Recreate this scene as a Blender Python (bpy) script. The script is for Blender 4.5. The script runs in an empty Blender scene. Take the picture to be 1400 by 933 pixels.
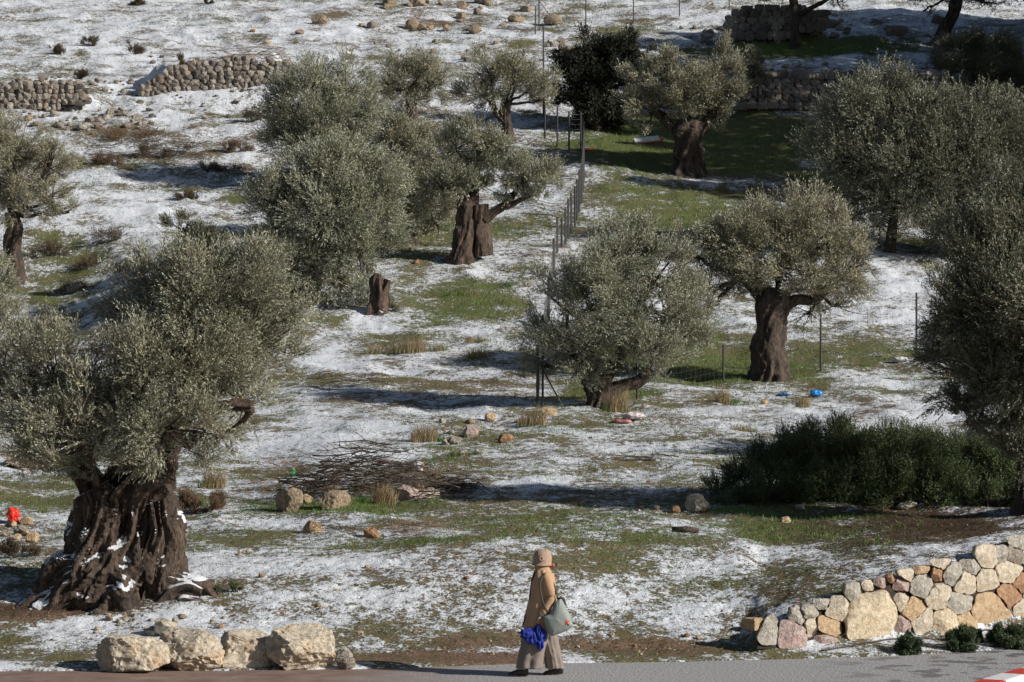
import bpy, bmesh, math
import numpy as np
from mathutils import Vector
sc = bpy.context.scene
COL = sc.collection
FPX = 3970.0            # focal length in photo pixels (1400 wide)
CAMH = 4.2
U0, V0 = 700.0, 466.5
# ------------------------------------------------------------------ camera, light, exposure
cd = bpy.data.cameras.new('camera'); cam = bpy.data.objects.new('camera', cd); COL.objects.link(cam)
cam.location = (0, 0, CAMH); cam.rotation_euler = (math.radians(90), 0, 0)
cd.sensor_width = 36; cd.lens = 36*FPX/1400; cd.clip_start = 0.5; cd.clip_end = 3000
sc.camera = cam
SUN_EL, SUN_AZ = 27.0, 24.0      # azimuth: degrees from +X towards the camera side (-Y)
el, az = math.radians(SUN_EL), math.radians(SUN_AZ)
SDIR = Vector((math.cos(el)*math.cos(az), -math.cos(el)*math.sin(az), math.sin(el)))
world = bpy.data.worlds.new('World'); sc.world = world; world.use_nodes = True
wn = world.node_tree.nodes; wl = world.node_tree.links; wn.clear()
sky = wn.new('ShaderNodeTexSky'); sky.sky_type = 'NISHITA'; sky.sun_disc = False
sky.sun_elevation = el; sky.sun_rotation = math.atan2(SDIR.x, SDIR.y)
bg = wn.new('ShaderNodeBackground'); bg.inputs[1].default_value = 0.05
wo = wn.new('ShaderNodeOutputWorld')
wl.new(sky.outputs[0], bg.inputs[0]); wl.new(bg.outputs[0], wo.inputs[0])
sl = bpy.data.lights.new('sun', 'SUN'); sl.energy = 5.0; sl.angle = math.radians(0.5); sl.color = (1.0, 0.945, 0.87)
so = bpy.data.objects.new('sun', sl); COL.objects.link(so)
so.rotation_euler = (-SDIR).to_track_quat('-Z', 'Y').to_euler(); so.location = (60, -20, 60)
sc.view_settings.view_transform = 'Standard'; sc.view_settings.look = 'None'
sc.view_settings.exposure = 0.12; sc.view_settings.gamma = 1.0
# ------------------------------------------------------------------ noise
def _h(ix, iy, iz, seed):
    n = (ix*374761393 + iy*668265263 + iz*2147483647 + seed*1274126177) & 0xffffffff
    n = ((n ^ (n >> 13))*1274126177) & 0xffffffff
    n = ((n ^ (n >> 15))*2246822519) & 0xffffffff
    return ((n ^ (n >> 16)) & 0xffff)/32767.5 - 1.0
def vn(x, y, z=0.0, seed=0):
    x, y, z = np.broadcast_arrays(np.asarray(x, float), np.asarray(y, float), np.asarray(z, float))
    xi, yi, zi = np.floor(x).astype(np.int64), np.floor(y).astype(np.int64), np.floor(z).astype(np.int64)
    fx, fy, fz = x-xi, y-yi, z-zi
    fx = fx*fx*(3-2*fx); fy = fy*fy*(3-2*fy); fz = fz*fz*(3-2*fz)
    r = 0
    for a in (0, 1):
        wx = fx if a else 1-fx
        for b in (0, 1):
            wy = fy if b else 1-fy
            for c in (0, 1):
                wz = fz if c else 1-fz
                r = r + wx*wy*wz*_h(xi+a, yi+b, zi+c, seed)
    return r
def fbm(x, y, z=0.0, seed=0, o=4):
    r = 0; a = 1.0; f = 1.0; s = 0
    for k in range(o):
        r = r + a*vn(x*f, y*f, np.asarray(z)*f, seed+k*17); s += a; a *= .5; f *= 2.03
    return r/s
# ------------------------------------------------------------------ terrain height
def edge_v(u):           # far edge of the road in the photograph's rows
    return np.interp(u, [-300, 0, 300, 500, 700, 930, 1200, 1400, 1700], [921, 918, 917, 915, 908, 905, 898, 887, 872])
def road_y(u): return CAMH*FPX/(edge_v(u)-V0)
def hz(z, v): return CAMH + (V0-v)/FPX*z
WALLU = [1035, 1100, 1150, 1200, 1250, 1300, 1350, 1400, 1480, 1700]
WB = [886, 881, 877, 873, 869, 865, 859, 851, 842, 815]
WT = [862, 832, 812, 792, 778, 762, 748, 737, 725, 690]
def profile(u, steps=True):
    ye = float(road_y(u)); p = [(5, 0), (ye, 0.0), (ye+.25, 0.06)]
    def a(z, v): p.append((z, hz(z, v)))
    if u < 1035:
        L = np.clip((u+50)/400, 0, 1)
        p.append((ye+.9, .10))
        w = np.clip((u-900)/135, 0, 1)
        a(39.9, np.interp(u, [0, 350, 700, 1000], [862, 855, 850, 858])); a(41.5, np.interp(u, [0, 350, 700, 1000], [802, 795, 782, 800]))
        a(43.2, np.interp(u, [0, 350, 700, 1000], [768, 758, 742, 752])); a(46, np.interp(u, [0, 350, 700, 1000], [738, 730, 716, 720]))
    else:
        vb = float(np.interp(u, WALLU, WB)); vt = float(np.interp(u, WALLU, WT))
        h0 = .12; zb = (CAMH-h0)*FPX/(vb-V0)
        p.append((zb, h0)); a(zb+.30, vt+7); k = max(0, (860-vt)/120)
        kk_ = min(max((862-vt)/100, 0), 1); a(zb+3.0-1.1*kk_, vt+(718-vt)*.45 if vt > 762 else vt-14); a(46.8, min(718, vt-30) if vt < 762 else 718)
    if 60 < u < 420: a(50, 698); a(56, 655); a(62, 610); a(68, 562)
    else: a(50, 690); a(56, 642); a(68, 562)
    a(75, 520)
    lb = np.clip(1-abs(u-60)/150, 0, 1)     # bank on the left: slopes down to the left of the path
    a(84, 440+25*lb); a(88, 395+12*lb); a(92, 350-18*lb); a(97, 312-8*lb)
    a(106, 240)
    inA = steps and u < 160; inB = steps and 170 < u < 430; inC = steps and 980 < u < 1330
    if inA: a(116, 152); a(116.35, 116); a(118, 106)
    elif inB:
        b = np.interp(u, [194, 396], [128, 106]); a(116, 150); a(117.5, b); a(117.85, b-30 if u > 215 else b-18); a(119, b-38)
    elif inC: a(115, 152); a(115.35, 104); a(118, 98)
    else: a(116, 150); a(118, 125)
    if steps and u > 950 and u < 1150: a(127, 58); a(127.4, 14); a(131, 5)
    elif u > 1110: a(128, 45)
    a(140, -8 if u > 900 else 0); a(200, -200); a(260, -380)
    return p
UC = np.arange(-500, 1901, 12.5); YG = np.arange(10, 262, .1)
_G = np.array([np.interp(YG, *np.array(profile(u)).T) for u in UC])
_B = np.array([np.interp(YG, *np.array(profile(u, False)).T) for u in UC])
SC = (UC-U0)/FPX
def _sm(A, k, ax):
    ker = np.hanning(k+2)[1:-1]; ker /= ker.sum()
    return np.apply_along_axis(lambda r: np.convolve(np.pad(r, k//2, 'edge'), ker, 'valid'), ax, A)
_N = _sm(_B, 5, 1)                                   # near: verge, wall
_F = _sm(_sm(_B, 27, 1), 13, 0)                      # far: soft terraces
wn_ = np.clip((46-YG)/3, 0, 1)[None, :]
_N2 = _sm(_N, 3, 0)
_Bs = _N2*wn_+_F*(1-wn_)
def _tap(lo, hi, e=25): return np.clip((UC-lo)/e, 0, 1)*np.clip((hi-UC)/e, 0, 1)
_W = np.zeros_like(_G)
for lo, hi, y0 in ((-900, 130, 116.2), (190, 405, 117.7), (1005, 1300, 115.2), (985, 1125, 127.2)):
    _W = np.maximum(_W, _tap(lo, hi)[:, None]*np.clip(2.2-np.abs(YG-y0)/1.2, 0, 1)[None, :])
_G = _G*_W+_Bs*(1-_W)
def base_h(x, y):
    x = np.asarray(x, float); y = np.asarray(y, float)
    s = x/np.maximum(y, 1.0)
    fi = np.clip((s-SC[0])/(SC[1]-SC[0]), 0, len(SC)-1.001); fj = np.clip((y-YG[0])/.1, 0, len(YG)-1.001)
    i = fi.astype(int); j = fj.astype(int); a = fi-i; b = fj-j
    return (_G[i, j]*(1-a)*(1-b)+_G[i+1, j]*a*(1-b)+_G[i, j+1]*(1-a)*b+_G[i+1, j+1]*a*b)
def H(x, y):
    x = np.asarray(x, float); y = np.asarray(y, float)
    u = U0+x/np.maximum(y, 1)*FPX
    d = y-road_y(u)
    k = np.clip(d/1.2, 0, 1); k2 = np.clip((y-60)/40, 0, 1)
    n = .05*vn(x*.45, y*.45, 0, 3)*k + .10*k2*vn(x*.22, y*.22, 0, 5)
    n = n + .065*(1-2*np.abs(vn(x*.7+y*.25, y*.55, 0, 15)))*np.clip((y-43)/4, 0, 1)*k
    n = n + (.030+.035*k2)*vn(x*1.5, y*1.5, 0, 7)*k + .017*vn(x*4.3, y*4.3, 0, 9)*k + .010*vn(x*11, y*11, 0, 11)*k
    gl = np.clip((235-u)/170, 0, 1); gl = gl*gl*(3-2*gl)
    n = n - 1.5*gl*np.exp(-(((y-90.5)/5.5)**2)**1.6)
    return base_h(x, y)+n - np.where(d < 0, .06, 0)
_ys = np.concatenate([np.arange(30, 60, .02), np.arange(60, 200, .05)])
def hit(u, v):
    """point of the ground seen at this place of the photograph"""
    s = (u-U0)/FPX; t = (V0-v)/FPX
    g = H(s*_ys, _ys) - (CAMH+t*_ys)
    i = int(np.argmax(g > 0)) if (g > 0).any() else len(_ys)-1
    y = _ys[i]
    return Vector((s*y, y, float(H(s*y, y))))
# ------------------------------------------------------------------ mesh helpers
def mesh(name, V, F, mat=None, parent=None, smooth=False, loc=None, cols=None):
    me = bpy.data.meshes.new(name)
    V = np.asarray(V, np.float32)
    if isinstance(F, np.ndarray): F = [F]
    F = [np.asarray(f, np.int32) for f in F if len(f)]
    me.vertices.add(len(V)); me.vertices.foreach_set('co', V.ravel())
    nl = sum(f.size for f in F); nf = sum(len(f) for f in F)
    me.loops.add(nl); me.loops.foreach_set('vertex_index', np.concatenate([f.ravel() for f in F]))
    me.polygons.add(nf)
    tot = np.concatenate([np.full(len(f), f.shape[1], np.int32) for f in F])
    st = np.concatenate([[0], np.cumsum(tot)[:-1]]).astype(np.int32)
    me.polygons.foreach_set('loop_start', st)
    try: me.polygons.foreach_set('loop_total', tot)
    except Exception: pass
    me.polygons.foreach_set('use_smooth', np.full(nf, bool(smooth)))
    if cols is not None:
        at = me.color_attributes.new('cover', 'FLOAT_COLOR', 'POINT'); at.data.foreach_set('color', np.asarray(cols, np.float32).ravel())
    me.update(calc_edges=True)
    if mat: me.materials.append(mat)
    o = bpy.data.objects.new(name, me); COL.objects.link(o)
    if parent: o.parent = parent
    if loc is not None: o.location = loc
    return o
class MB:
    def __init__(s): s.V = []; s.F = {}; s.n = 0
    def add(s, V, *Fs):
        V = np.asarray(V, float)
        for f in Fs:
            f = np.asarray(f, np.int64); s.F.setdefault(f.shape[1], []).append(f+s.n)
        s.V.append(V); s.n += len(V)
    def build(s, name, mat, parent=None, smooth=True, loc=None):
        return mesh(name, np.concatenate(s.V), [np.concatenate(f) for f in s.F.values()], mat, parent, smooth, loc)
def tag(o, label=None, cat=None, group=None, kind=None):
    if label: o['label'] = label
    if cat: o['category'] = cat
    if group: o['group'] = group
    if kind: o['kind'] = kind
    return o
def empty(name, loc, label, cat, group=None):
    o = bpy.data.objects.new(name, None); COL.objects.link(o); o.location = loc; o.empty_display_size = .3
    return tag(o, label, cat, group)
def tube(mb, P, R, n=8, caps=True):
    P = np.asarray(P, float); m = len(P); R = np.broadcast_to(np.asarray(R, float), (m,))
    T = np.gradient(P, axis=0); T /= np.linalg.norm(T, axis=1)[:, None]+1e-9
    ref = np.array([0, 0, 1.0]) if abs(T[0][2]) < .8 else np.array([1.0, 0, 0])
    A = np.cross(T, ref); A /= np.linalg.norm(A, axis=1)[:, None]+1e-9; B = np.cross(T, A)
    th = np.linspace(0, 2*np.pi, n, endpoint=False)
    V = P[:, None]+R[:, None, None]*(np.cos(th)[None, :, None]*A[:, None]+np.sin(th)[None, :, None]*B[:, None])
    V = V.reshape(-1, 3)
    i = np.arange(m-1)[:, None]*n; j = np.arange(n)[None]; k = (j+1) % n
    Q = np.stack([i+j, i+n+j, i+n+k, i+k], -1).reshape(-1, 4)
    if caps:
        V = np.concatenate([V, P[:1], P[-1:]]); a = m*n
        j = np.arange(n); k = (j+1) % n
        T1 = np.stack([np.full(n, a), j, k], -1); T2 = np.stack([np.full(n, a+1), (m-1)*n+k, (m-1)*n+j], -1)
        mb.add(V, Q, np.concatenate([T1, T2]))
    else: mb.add(V, Q)
def bez(p0, p1, bend, n=7, rng=None, wob=.0):
    t = np.linspace(0, 1, n)[:, None]; p0 = np.array(p0, float); p1 = np.array(p1, float)
    mid = (p0+p1)/2+np.array(bend)
    P = (1-t)**2*p0+2*t*(1-t)*mid+t*t*p1
    if rng is not None and wob: P[1:-1] += rng.normal(0, wob, (n-2, 3))
    return P
def box(mb, c, d, rz=0, bev=0):
    c = np.array(c); h = np.array(d)/2
    V = np.array([[x, y, z] for x in (-1, 1) for y in (-1, 1) for z in (-1, 1)])*h
    ca, sa = math.cos(rz), math.sin(rz)
    V = np.stack([V[:, 0]*ca-V[:, 1]*sa, V[:, 0]*sa+V[:, 1]*ca, V[:, 2]], -1)+c
    mb.add(V, [[0, 1, 3, 2], [4, 6, 7, 5], [0, 4, 5, 1], [2, 3, 7, 6], [0, 2, 6, 4], [1, 5, 7, 3]])
# ------------------------------------------------------------------ materials
def nt(name):
    m = bpy.data.materials.new(name); m.use_nodes = True; N = m.node_tree.nodes; L = m.node_tree.links
    return m, N, L, N['Principled BSDF']
def noise(N, L, vec, scale, detail=5, rough=.6, dist=0):
    n = N.new('ShaderNodeTexNoise'); n.inputs['Scale'].default_value = scale; n.inputs['Detail'].default_value = detail
    n.inputs['Roughness'].default_value = rough; n.inputs['Distortion'].default_value = dist
    L.new(vec, n.inputs['Vector']); return n.outputs[0]
def ramp(N, L, fac, stops, interp='LINEAR'):
    r = N.new('ShaderNodeValToRGB'); r.color_ramp.interpolation = interp; e = r.color_ramp.elements
    while len(e) < len(stops): e.new(.5)
    for k, (p, c) in enumerate(stops): e[k].position = p; e[k].color = (*c, 1) if len(c) == 3 else c
    L.new(fac, r.inputs[0]); return r.outputs[0]
def math_(N, L, op, a, b=None, clamp=False):
    m = N.new('ShaderNodeMath'); m.operation = op; m.use_clamp = clamp
    for i, v in enumerate((a, b)):
        if v is None: continue
        if isinstance(v, (int, float)): m.inputs[i].default_value = v
        else: L.new(v, m.inputs[i])
    return m.outputs[0]
def mixc(N, L, f, a, b):
    m = N.new('ShaderNodeMix'); m.data_type = 'RGBA'
    if isinstance(f, (int, float)): m.inputs[0].default_value = f
    else: L.new(f, m.inputs[0])
    for s, v in ((6, a), (7, b)):
        if isinstance(v, tuple): m.inputs[s].default_value = (*v, 1)
        else: L.new(v, m.inputs[s])
    return m.outputs[2]
def sstep(N, L, v, lo, hi):
    m = N.new('ShaderNodeMapRange'); m.interpolation_type = 'SMOOTHSTEP'
    L.new(v, m.inputs[0]); m.inputs[1].default_value = lo; m.inputs[2].default_value = hi; return m.outputs[0]
def bump(N, L, h, P, strength=.5, dist=.02):
    b = N.new('ShaderNodeBump'); b.inputs['Strength'].default_value = strength; b.inputs['Distance'].default_value = dist
    L.new(h, b.inputs['Height']); L.new(b.outputs[0], P.inputs['Normal']); return b
def coords(N, L, obj=True):
    t = N.new('ShaderNodeTexCoord'); return t.outputs['Object']
def sep(N, L, v):
    s = N.new('ShaderNodeSeparateXYZ'); L.new(v, s.inputs[0]); return s.outputs
def plain(name, col, rough=.7, var=.15, scale=20, bumps=.2, metallic=0):
    m, N, L, P = nt(name); v = coords(N, L); n = noise(N, L, v, scale, 4)
    c = ramp(N, L, n, [(.3, tuple(x*(1-var) for x in col)), (.7, tuple(min(1, x*(1+var)) for x in col))])
    L.new(c, P.inputs['Base Color']); P.inputs['Roughness'].default_value = rough; P.inputs['Metallic'].default_value = metallic
    if bumps: bump(N, L, n, P, bumps, .01)
    return m
SNOW = (.72, .75, .80)
def ground_mat():
    m, N, L, P = nt('snowy_ground'); v = coords(N, L)
    at = N.new('ShaderNodeAttribute'); at.attribute_name = 'cover'; s = N.new('ShaderNodeSeparateColor'); L.new(at.outputs['Color'], s.inputs[0])
    g, so_, lit = s.outputs[0], s.outputs[1], s.outputs[2]
    n1 = noise(N, L, v, 1.1, 4, .6); n2 = noise(N, L, v, 7, 5, .68); n3 = noise(N, L, v, 26, 4, .7); n4 = noise(N, L, v, 2.2, 3, .5); n0 = noise(N, L, v, .45, 3, .55)
    # snow where noise stays above the cover
    a = math_(N, L, 'MULTIPLY', n1, .30); b = math_(N, L, 'MULTIPLY', n2, .38); c = math_(N, L, 'MULTIPLY', n3, .32)
    nn = math_(N, L, 'ADD', math_(N, L, 'ADD', a, b), c)
    nn = math_(N, L, 'ADD', math_(N, L, 'MULTIPLY', math_(N, L, 'SUBTRACT', nn, .5), 5.5), math_(N, L, 'MULTIPLY', math_(N, L, 'SUBTRACT', n0, .5), 1.3))      # about -.6 .. .6
    cov = math_(N, L, 'MAXIMUM', math_(N, L, 'MAXIMUM', g, so_), lit)
    t = math_(N, L, 'SUBTRACT', math_(N, L, 'ADD', nn, .55), math_(N, L, 'MULTIPLY', cov, 1.15))
    snow = sstep(N, L, t, -.05, .22)
    grass = ramp(N, L, n3, [(.25, (.025, .04, .012)), (.5, (.07, .15, .028)), (.75, (.16, .27, .055))])
    dry = ramp(N, L, n3, [(.3, (.05, .035, .022)), (.55, (.14, .10, .06)), (.8, (.26, .2, .12))])
    soil = ramp(N, L, n3, [(.25, (.08, .045, .035)), (.55, (.22, .13, .10)), (.8, (.38, .26, .21))])
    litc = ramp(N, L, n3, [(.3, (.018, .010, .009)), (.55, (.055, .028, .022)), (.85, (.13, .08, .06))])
    gd = mixc(N, L, sstep(N, L, n4, .42, .62), grass, dry)
    w = math_(N, L, 'DIVIDE', g, math_(N, L, 'ADD', math_(N, L, 'ADD', g, math_(N, L, 'MULTIPLY', so_, 2.2)), .08), True)
    base = mixc(N, L, w, mixc(N, L, sstep(N, L, n2, .4, .6), soil, dry), mixc(N, L, .8, gd, grass))
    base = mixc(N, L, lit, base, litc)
    sc_ = mixc(N, L, n3, (.60, .645, .71), (.80, .83, .87))
    # thin snow lets the ground colour through
    thin = sstep(N, L, t, .0, .6)
    scol = mixc(N, L, thin, mixc(N, L, .35, sc_, base), sc_)
    L.new(mixc(N, L, snow, base, scol), P.inputs['Base Color'])
    P.inputs['Roughness'].default_value = .8; P.inputs['Specular IOR Level'].default_value = .12
    hgt = math_(N, L, 'ADD', math_(N, L, 'MULTIPLY', snow, .5), math_(N, L, 'MULTIPLY', n3, .9))
    hgt = math_(N, L, 'ADD', hgt, math_(N, L, 'MULTIPLY', n2, .8))
    bump(N, L, hgt, P, .75, .05)
    return m
def road_mat():
    m, N, L, P = nt('wet_asphalt'); v = coords(N, L)
    n = noise(N, L, v, 34, 5, .8); big = noise(N, L, v, .7, 3); w = noise(N, L, v, 2.2, 4)
    x, y, z = sep(N, L, v)
    base = ramp(N, L, n, [(.36, (.10, .10, .105)), (.5, (.29, .285, .285)), (.62, (.60, .59, .58))])
    mud = ramp(N, L, w, [(.35, (.16, .105, .085)), (.7, (.28, .20, .16))])
    mx = sstep(N, L, math_(N, L, 'ADD', math_(N, L, 'MULTIPLY', x, -1.), math_(N, L, 'MULTIPLY', big, 2.4)), 1.2, 3.6)
    col = mixc(N, L, mx, base, mud)
    dark = sstep(N, L, w, .52, .58); wet = math_(N, L, 'MULTIPLY', dark, sstep(N, L, x, 3.5, 5.2))
    col = mixc(N, L, math_(N, L, 'MULTIPLY', wet, .6), col, (.03, .03, .035))
    L.new(col, P.inputs['Base Color'])
    r = math_(N, L, 'SUBTRACT', .9, math_(N, L, 'MULTIPLY', math_(N, L, 'MAXIMUM', math_(N, L, 'MULTIPLY', mx, dark), wet), .45)); L.new(r, P.inputs['Roughness'])
    L.new(math_(N, L, 'MULTIPLY', math_(N, L, 'ADD', math_(N, L, 'MAXIMUM', mx, wet), .15), .3), P.inputs['Specular IOR Level'])
    return m
def stone_mat(name, c1, c2, stain=(.45, .25, .11), sa=.5, fine=60, snowy=0.0, isl=False):
    m, N, L, P = nt(name); v = coords(N, L)
    n = noise(N, L, v, 3.5, 5, .62, .6); f = noise(N, L, v, fine, 4, .7); mid = noise(N, L, v, 14, 4, .65)
    oi = N.new('ShaderNodeObjectInfo')
    c = ramp(N, L, math_(N, L, 'ADD', math_(N, L, 'MULTIPLY', mid, .6), math_(N, L, 'MULTIPLY', f, .4)), [(.33, tuple(x*.45 for x in c1)), (.5, c1), (.66, c2)])
    st = math_(N, L, 'MULTIPLY', sstep(N, L, n, .52, .68), sa)
    c = mixc(N, L, st, c, stain)
    vo = N.new('ShaderNodeTexVoronoi'); vo.inputs['Scale'].default_value = 24; L.new(v, vo.inputs['Vector'])
    pit = sstep(N, L, vo.outputs['Distance'], .22, .0)
    c = mixc(N, L, math_(N, L, 'MULTIPLY', pit, .45), c, tuple(x*.35 for x in c1))
    if isl:
        ge = N.new('ShaderNodeNewGeometry'); hs = N.new('ShaderNodeHueSaturation'); L.new(math_(N, L, 'ADD', .5, math_(N, L, 'MULTIPLY', ge.outputs['Random Per Island'], .9)), hs.inputs['Value']); L.new(c, hs.inputs['Color']); c = hs.outputs[0]
    if snowy:
        ge = N.new('ShaderNodeNewGeometry'); z = sep(N, L, ge.outputs['Normal'])[2]
        q = sstep(N, L, math_(N, L, 'ADD', z, math_(N, L, 'MULTIPLY', math_(N, L, 'SUBTRACT', mid, .5), 1.2)), 1.12-snowy, 1.22-snowy)
        c = mixc(N, L, q, c, SNOW)
    L.new(c, P.inputs['Base Color']); P.inputs['Roughness'].default_value = .85
    h = math_(N, L, 'ADD', math_(N, L, 'MULTIPLY', mid, 1.0), math_(N, L, 'MULTIPLY', f, .5)); h = math_(N, L, 'SUBTRACT', h, math_(N, L, 'MULTIPLY', pit, .3))
    bump(N, L, h, P, .9, .04); return m
def bark_mat(name, c, snowy=0.0):
    m, N, L, P = nt(name); v = coords(N, L)
    mp = N.new('ShaderNodeMapping'); mp.inputs['Scale'].default_value = (1, 1, .28); L.new(v, mp.inputs[0]); w = mp.outputs[0]
    a = noise(N, L, w, 7, 5, .65, .5); b = noise(N, L, w, 38, 4, .7)
    h = math_(N, L, 'ADD', math_(N, L, 'MULTIPLY', a, .6), math_(N, L, 'MULTIPLY', b, .5))
    col = ramp(N, L, h, [(.40, tuple(x*.2 for x in c)), (.54, c), (.66, tuple(min(1, x*2.6) for x in c))])
    if snowy:
        ge = N.new('ShaderNodeNewGeometry'); z = sep(N, L, ge.outputs['Normal'])[2]; big = noise(N, L, v, 2.6, 3, .5)
        q = sstep(N, L, math_(N, L, 'ADD', z, math_(N, L, 'MULTIPLY', math_(N, L, 'SUBTRACT', big, .5), 2.6)), 1.12-snowy, 1.20-snowy)
        col = mixc(N, L, q, col, SNOW)
    L.new(col, P.inputs['Base Color']); P.inputs['Roughness'].default_value = .85
    bump(N, L, h, P, 1.0, .06); return m
def leaf_mat(name, top, under, young, rough=.48, trans=.03):
    m, N, L, P = nt(name); ge = N.new('ShaderNodeNewGeometry')
    r = ge.outputs['Random Per Island']
    a = mixc(N, L, math_(N, L, 'GREATER_THAN', r, .9), top, young)
    hs = N.new('ShaderNodeHueSaturation'); L.new(math_(N, L, 'ADD', .7, math_(N, L, 'MULTIPLY', r, .6)), hs.inputs['Value']); L.new(a, hs.inputs['Color'])
    c = mixc(N, L, ge.outputs['Backfacing'], hs.outputs[0], under)
    L.new(c, P.inputs['Base Color']); P.inputs['Roughness'].default_value = rough
    P.inputs['Specular IOR Level'].default_value = .45
    tr = N.new('ShaderNodeBsdfTranslucent'); L.new(c, tr.inputs[0]); mx = N.new('ShaderNodeMixShader'); mx.inputs[0].default_value = trans
    L.new(P.outputs[0], mx.inputs[1]); L.new(tr.outputs[0], mx.inputs[2]); L.new(mx.outputs[0], N['Material Output'].inputs[0])
    return m
def blade_mat(name, c1, c2):
    m, N, L, P = nt(name); ge = N.new('ShaderNodeNewGeometry')
    c = ramp(N, L, ge.outputs['Random Per Island'], [(0, c1), (1, c2)])
    L.new(c, P.inputs['Base Color']); P.inputs['Roughness'].default_value = .6
    tr = N.new('ShaderNodeBsdfTranslucent'); L.new(c, tr.inputs[0]); mx = N.new('ShaderNodeMixShader'); mx.inputs[0].default_value = .3
    L.new(P.outputs[0], mx.inputs[1]); L.new(tr.outputs[0], mx.inputs[2]); L.new(mx.outputs[0], N['Material Output'].inputs[0])
    return m
M = dict(
 ground=ground_mat(), road=road_mat(),
 lime=stone_mat('pale_limestone', (.50, .43, .33), (.72, .66, .55), (.50, .30, .13), .45),
 ochre=stone_mat('ochre_limestone', (.44, .31, .18), (.62, .50, .35), (.46, .25, .11), .5),
 rust=stone_mat('rusty_limestone', (.32, .18, .10), (.48, .32, .20), (.14, .07, .04), .5),
 greyst=stone_mat('grey_limestone', (.36, .33, .28), (.58, .55, .48), (.12, .11, .09), .6),
 pink=stone_mat('pink_limestone', (.38, .28, .25), (.60, .53, .47), (.36, .15, .14), .7),
 field=stone_mat('field_stone', (.20, .17, .14), (.38, .34, .28), (.24, .15, .08), .5, 30, .12),
 fieldw=stone_mat('warm_field_stone', (.26, .20, .135), (.42, .34, .25), (.32, .17, .08), .5, 30, .1),
 dark=stone_mat('dark_core', (.03, .022, .016), (.06, .05, .04), (.03, .02, .015), .3),
 bark=bark_mat('olive_bark', (.046, .033, .024)), barks=bark_mat('olive_bark_with_snow', (.052, .035, .025), .40),
 twig=bark_mat('olive_twig', (.16, .10, .055)),
 leaf=leaf_mat('olive_leaf', (.23, .245, .17), (.42, .44, .36), (.34, .31, .18)),
 leafd=leaf_mat('dark_olive_leaf', (.11, .122, .080), (.30, .32, .25), (.18, .17, .09)),
 leafw=leaf_mat('warm_olive_leaf', (.215, .218, .145), (.42, .42, .33), (.35, .28, .15)),
 rose=leaf_mat('rosemary_leaf', (.050, .088, .028), (.09, .12, .05), (.10, .14, .05), .6),
 boxl=leaf_mat('dark_shrub_leaf', (.040, .072, .028), (.08, .12, .05), (.06, .09, .035), .5),
 ever=leaf_mat('shaded_evergreen_leaf', (.012, .018, .010), (.03, .04, .022), (.02, .03, .012), .6, .03),  # near-black: dark foliage with deep shade put into its colour
 heath=leaf_mat('brown_heath_leaf', (.13, .075, .04), (.17, .10, .06), (.10, .11, .045), .7),
 darkbush=leaf_mat('thorny_burnet_leaf', (.07, .05, .03), (.11, .08, .05), (.06, .07, .03), .7),
 grass=blade_mat('grass_blade', (.045, .12, .015), (.15, .28, .045)), dry=blade_mat('dry_grass_blade', (.22, .15, .08), (.48, .38, .22)),
 metal=plain('weathered_steel', (.10, .095, .09), .6, .2, 12), metal_d=plain('dark_painted_steel', (.025, .028, .03), .5, .2, 12),
)
# ------------------------------------------------------------------ cover of the ground (grass, soil, leaf litter)
GB = [(880,200,130,42,1.0),(1010,190,130,50,1.0),(960,225,160,20,1.0),(1100,60,170,22,.95),(860,40,60,10,.6),(950,290,180,42,.78),(860,260,70,30,.7),(1060,285,70,30,.7),(1130,240,70,34,.75),(760,300,60,30,.5),(560,400,50,40,.45),(860,730,120,14,.6),
 (640,410,95,34,.75),(430,440,60,12,.5),(640,315,130,26,.7),(560,345,90,16,.6),(1000,500,140,32,.95),(830,540,70,14,1.0),(900,480,120,30,.9),(1190,480,90,18,.7),
 (560,468,95,18,.55),(660,470,60,18,.5),(460,690,130,12,.95),(400,700,160,8,.7),(720,710,240,22,.62),(1120,720,170,26,.85),(1060,700,120,14,.9),(1180,745,70,22,.7),
 (560,745,160,5,.62),(800,740,260,18,.62),(820,775,240,26,.45),(1000,800,160,40,.5),(1180,810,60,18,.75),(95,370,95,60,.62),(60,440,60,30,.6),(300,240,170,8,.45),(300,262,170,8,.42),(360,272,60,10,.6),
 (660,600,70,16,.55),(760,560,90,10,.5),(20,775,60,12,.75),(60,690,110,14,.62),(250,690,60,14,.6),(950,830,120,40,.35),(700,380,60,20,.5),(1240,330,80,18,.6),(860,620,120,14,.4),
 (940,655,120,14,.45),(600,620,60,18,.5),(20,650,80,14,.45),(1270,480,60,14,.5),(860,170,120,20,.7),(350,150,40,10,.45),(1130,540,120,10,.35),(700,655,100,16,.4)]
SB = [(620,900,150,12,.95),(740,880,170,16,.75),(880,885,130,14,.85),(60,835,90,16,.85),(150,830,80,12,.7),(300,800,60,10,.5),(120,890,60,10,.5),(400,908,60,5,.8),
 (1000,830,170,38,.35),(700,840,220,40,.22),(600,520,130,20,.62),(480,545,110,10,.5),(150,185,160,26,.45),(330,190,120,24,.45),(320,230,60,8,.6),(230,215,80,10,.5),  # patch left of the centre olive puts its shade into the soil colour
 (560,25,170,18,.45),(480,60,120,14,.3),(560,650,150,16,.6),(640,590,70,14,.45),(940,640,140,12,.45),(700,200,80,20,.4),(1100,670,40,10,.4),(640,190,80,30,.4),(700,700,180,12,.35),(420,520,60,14,.3),(1200,560,120,10,.3),(200,560,90,18,.3),(1150,230,60,20,.3)]
LB = [(1260,715,150,30,.85),(1180,745,70,18,.7),(1110,800,80,26,.35),(1350,700,80,22,.6),(1300,735,70,12,.6),(100,830,110,9,.6),(1200,270,120,14,.3),(640,510,60,10,.4)]
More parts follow.
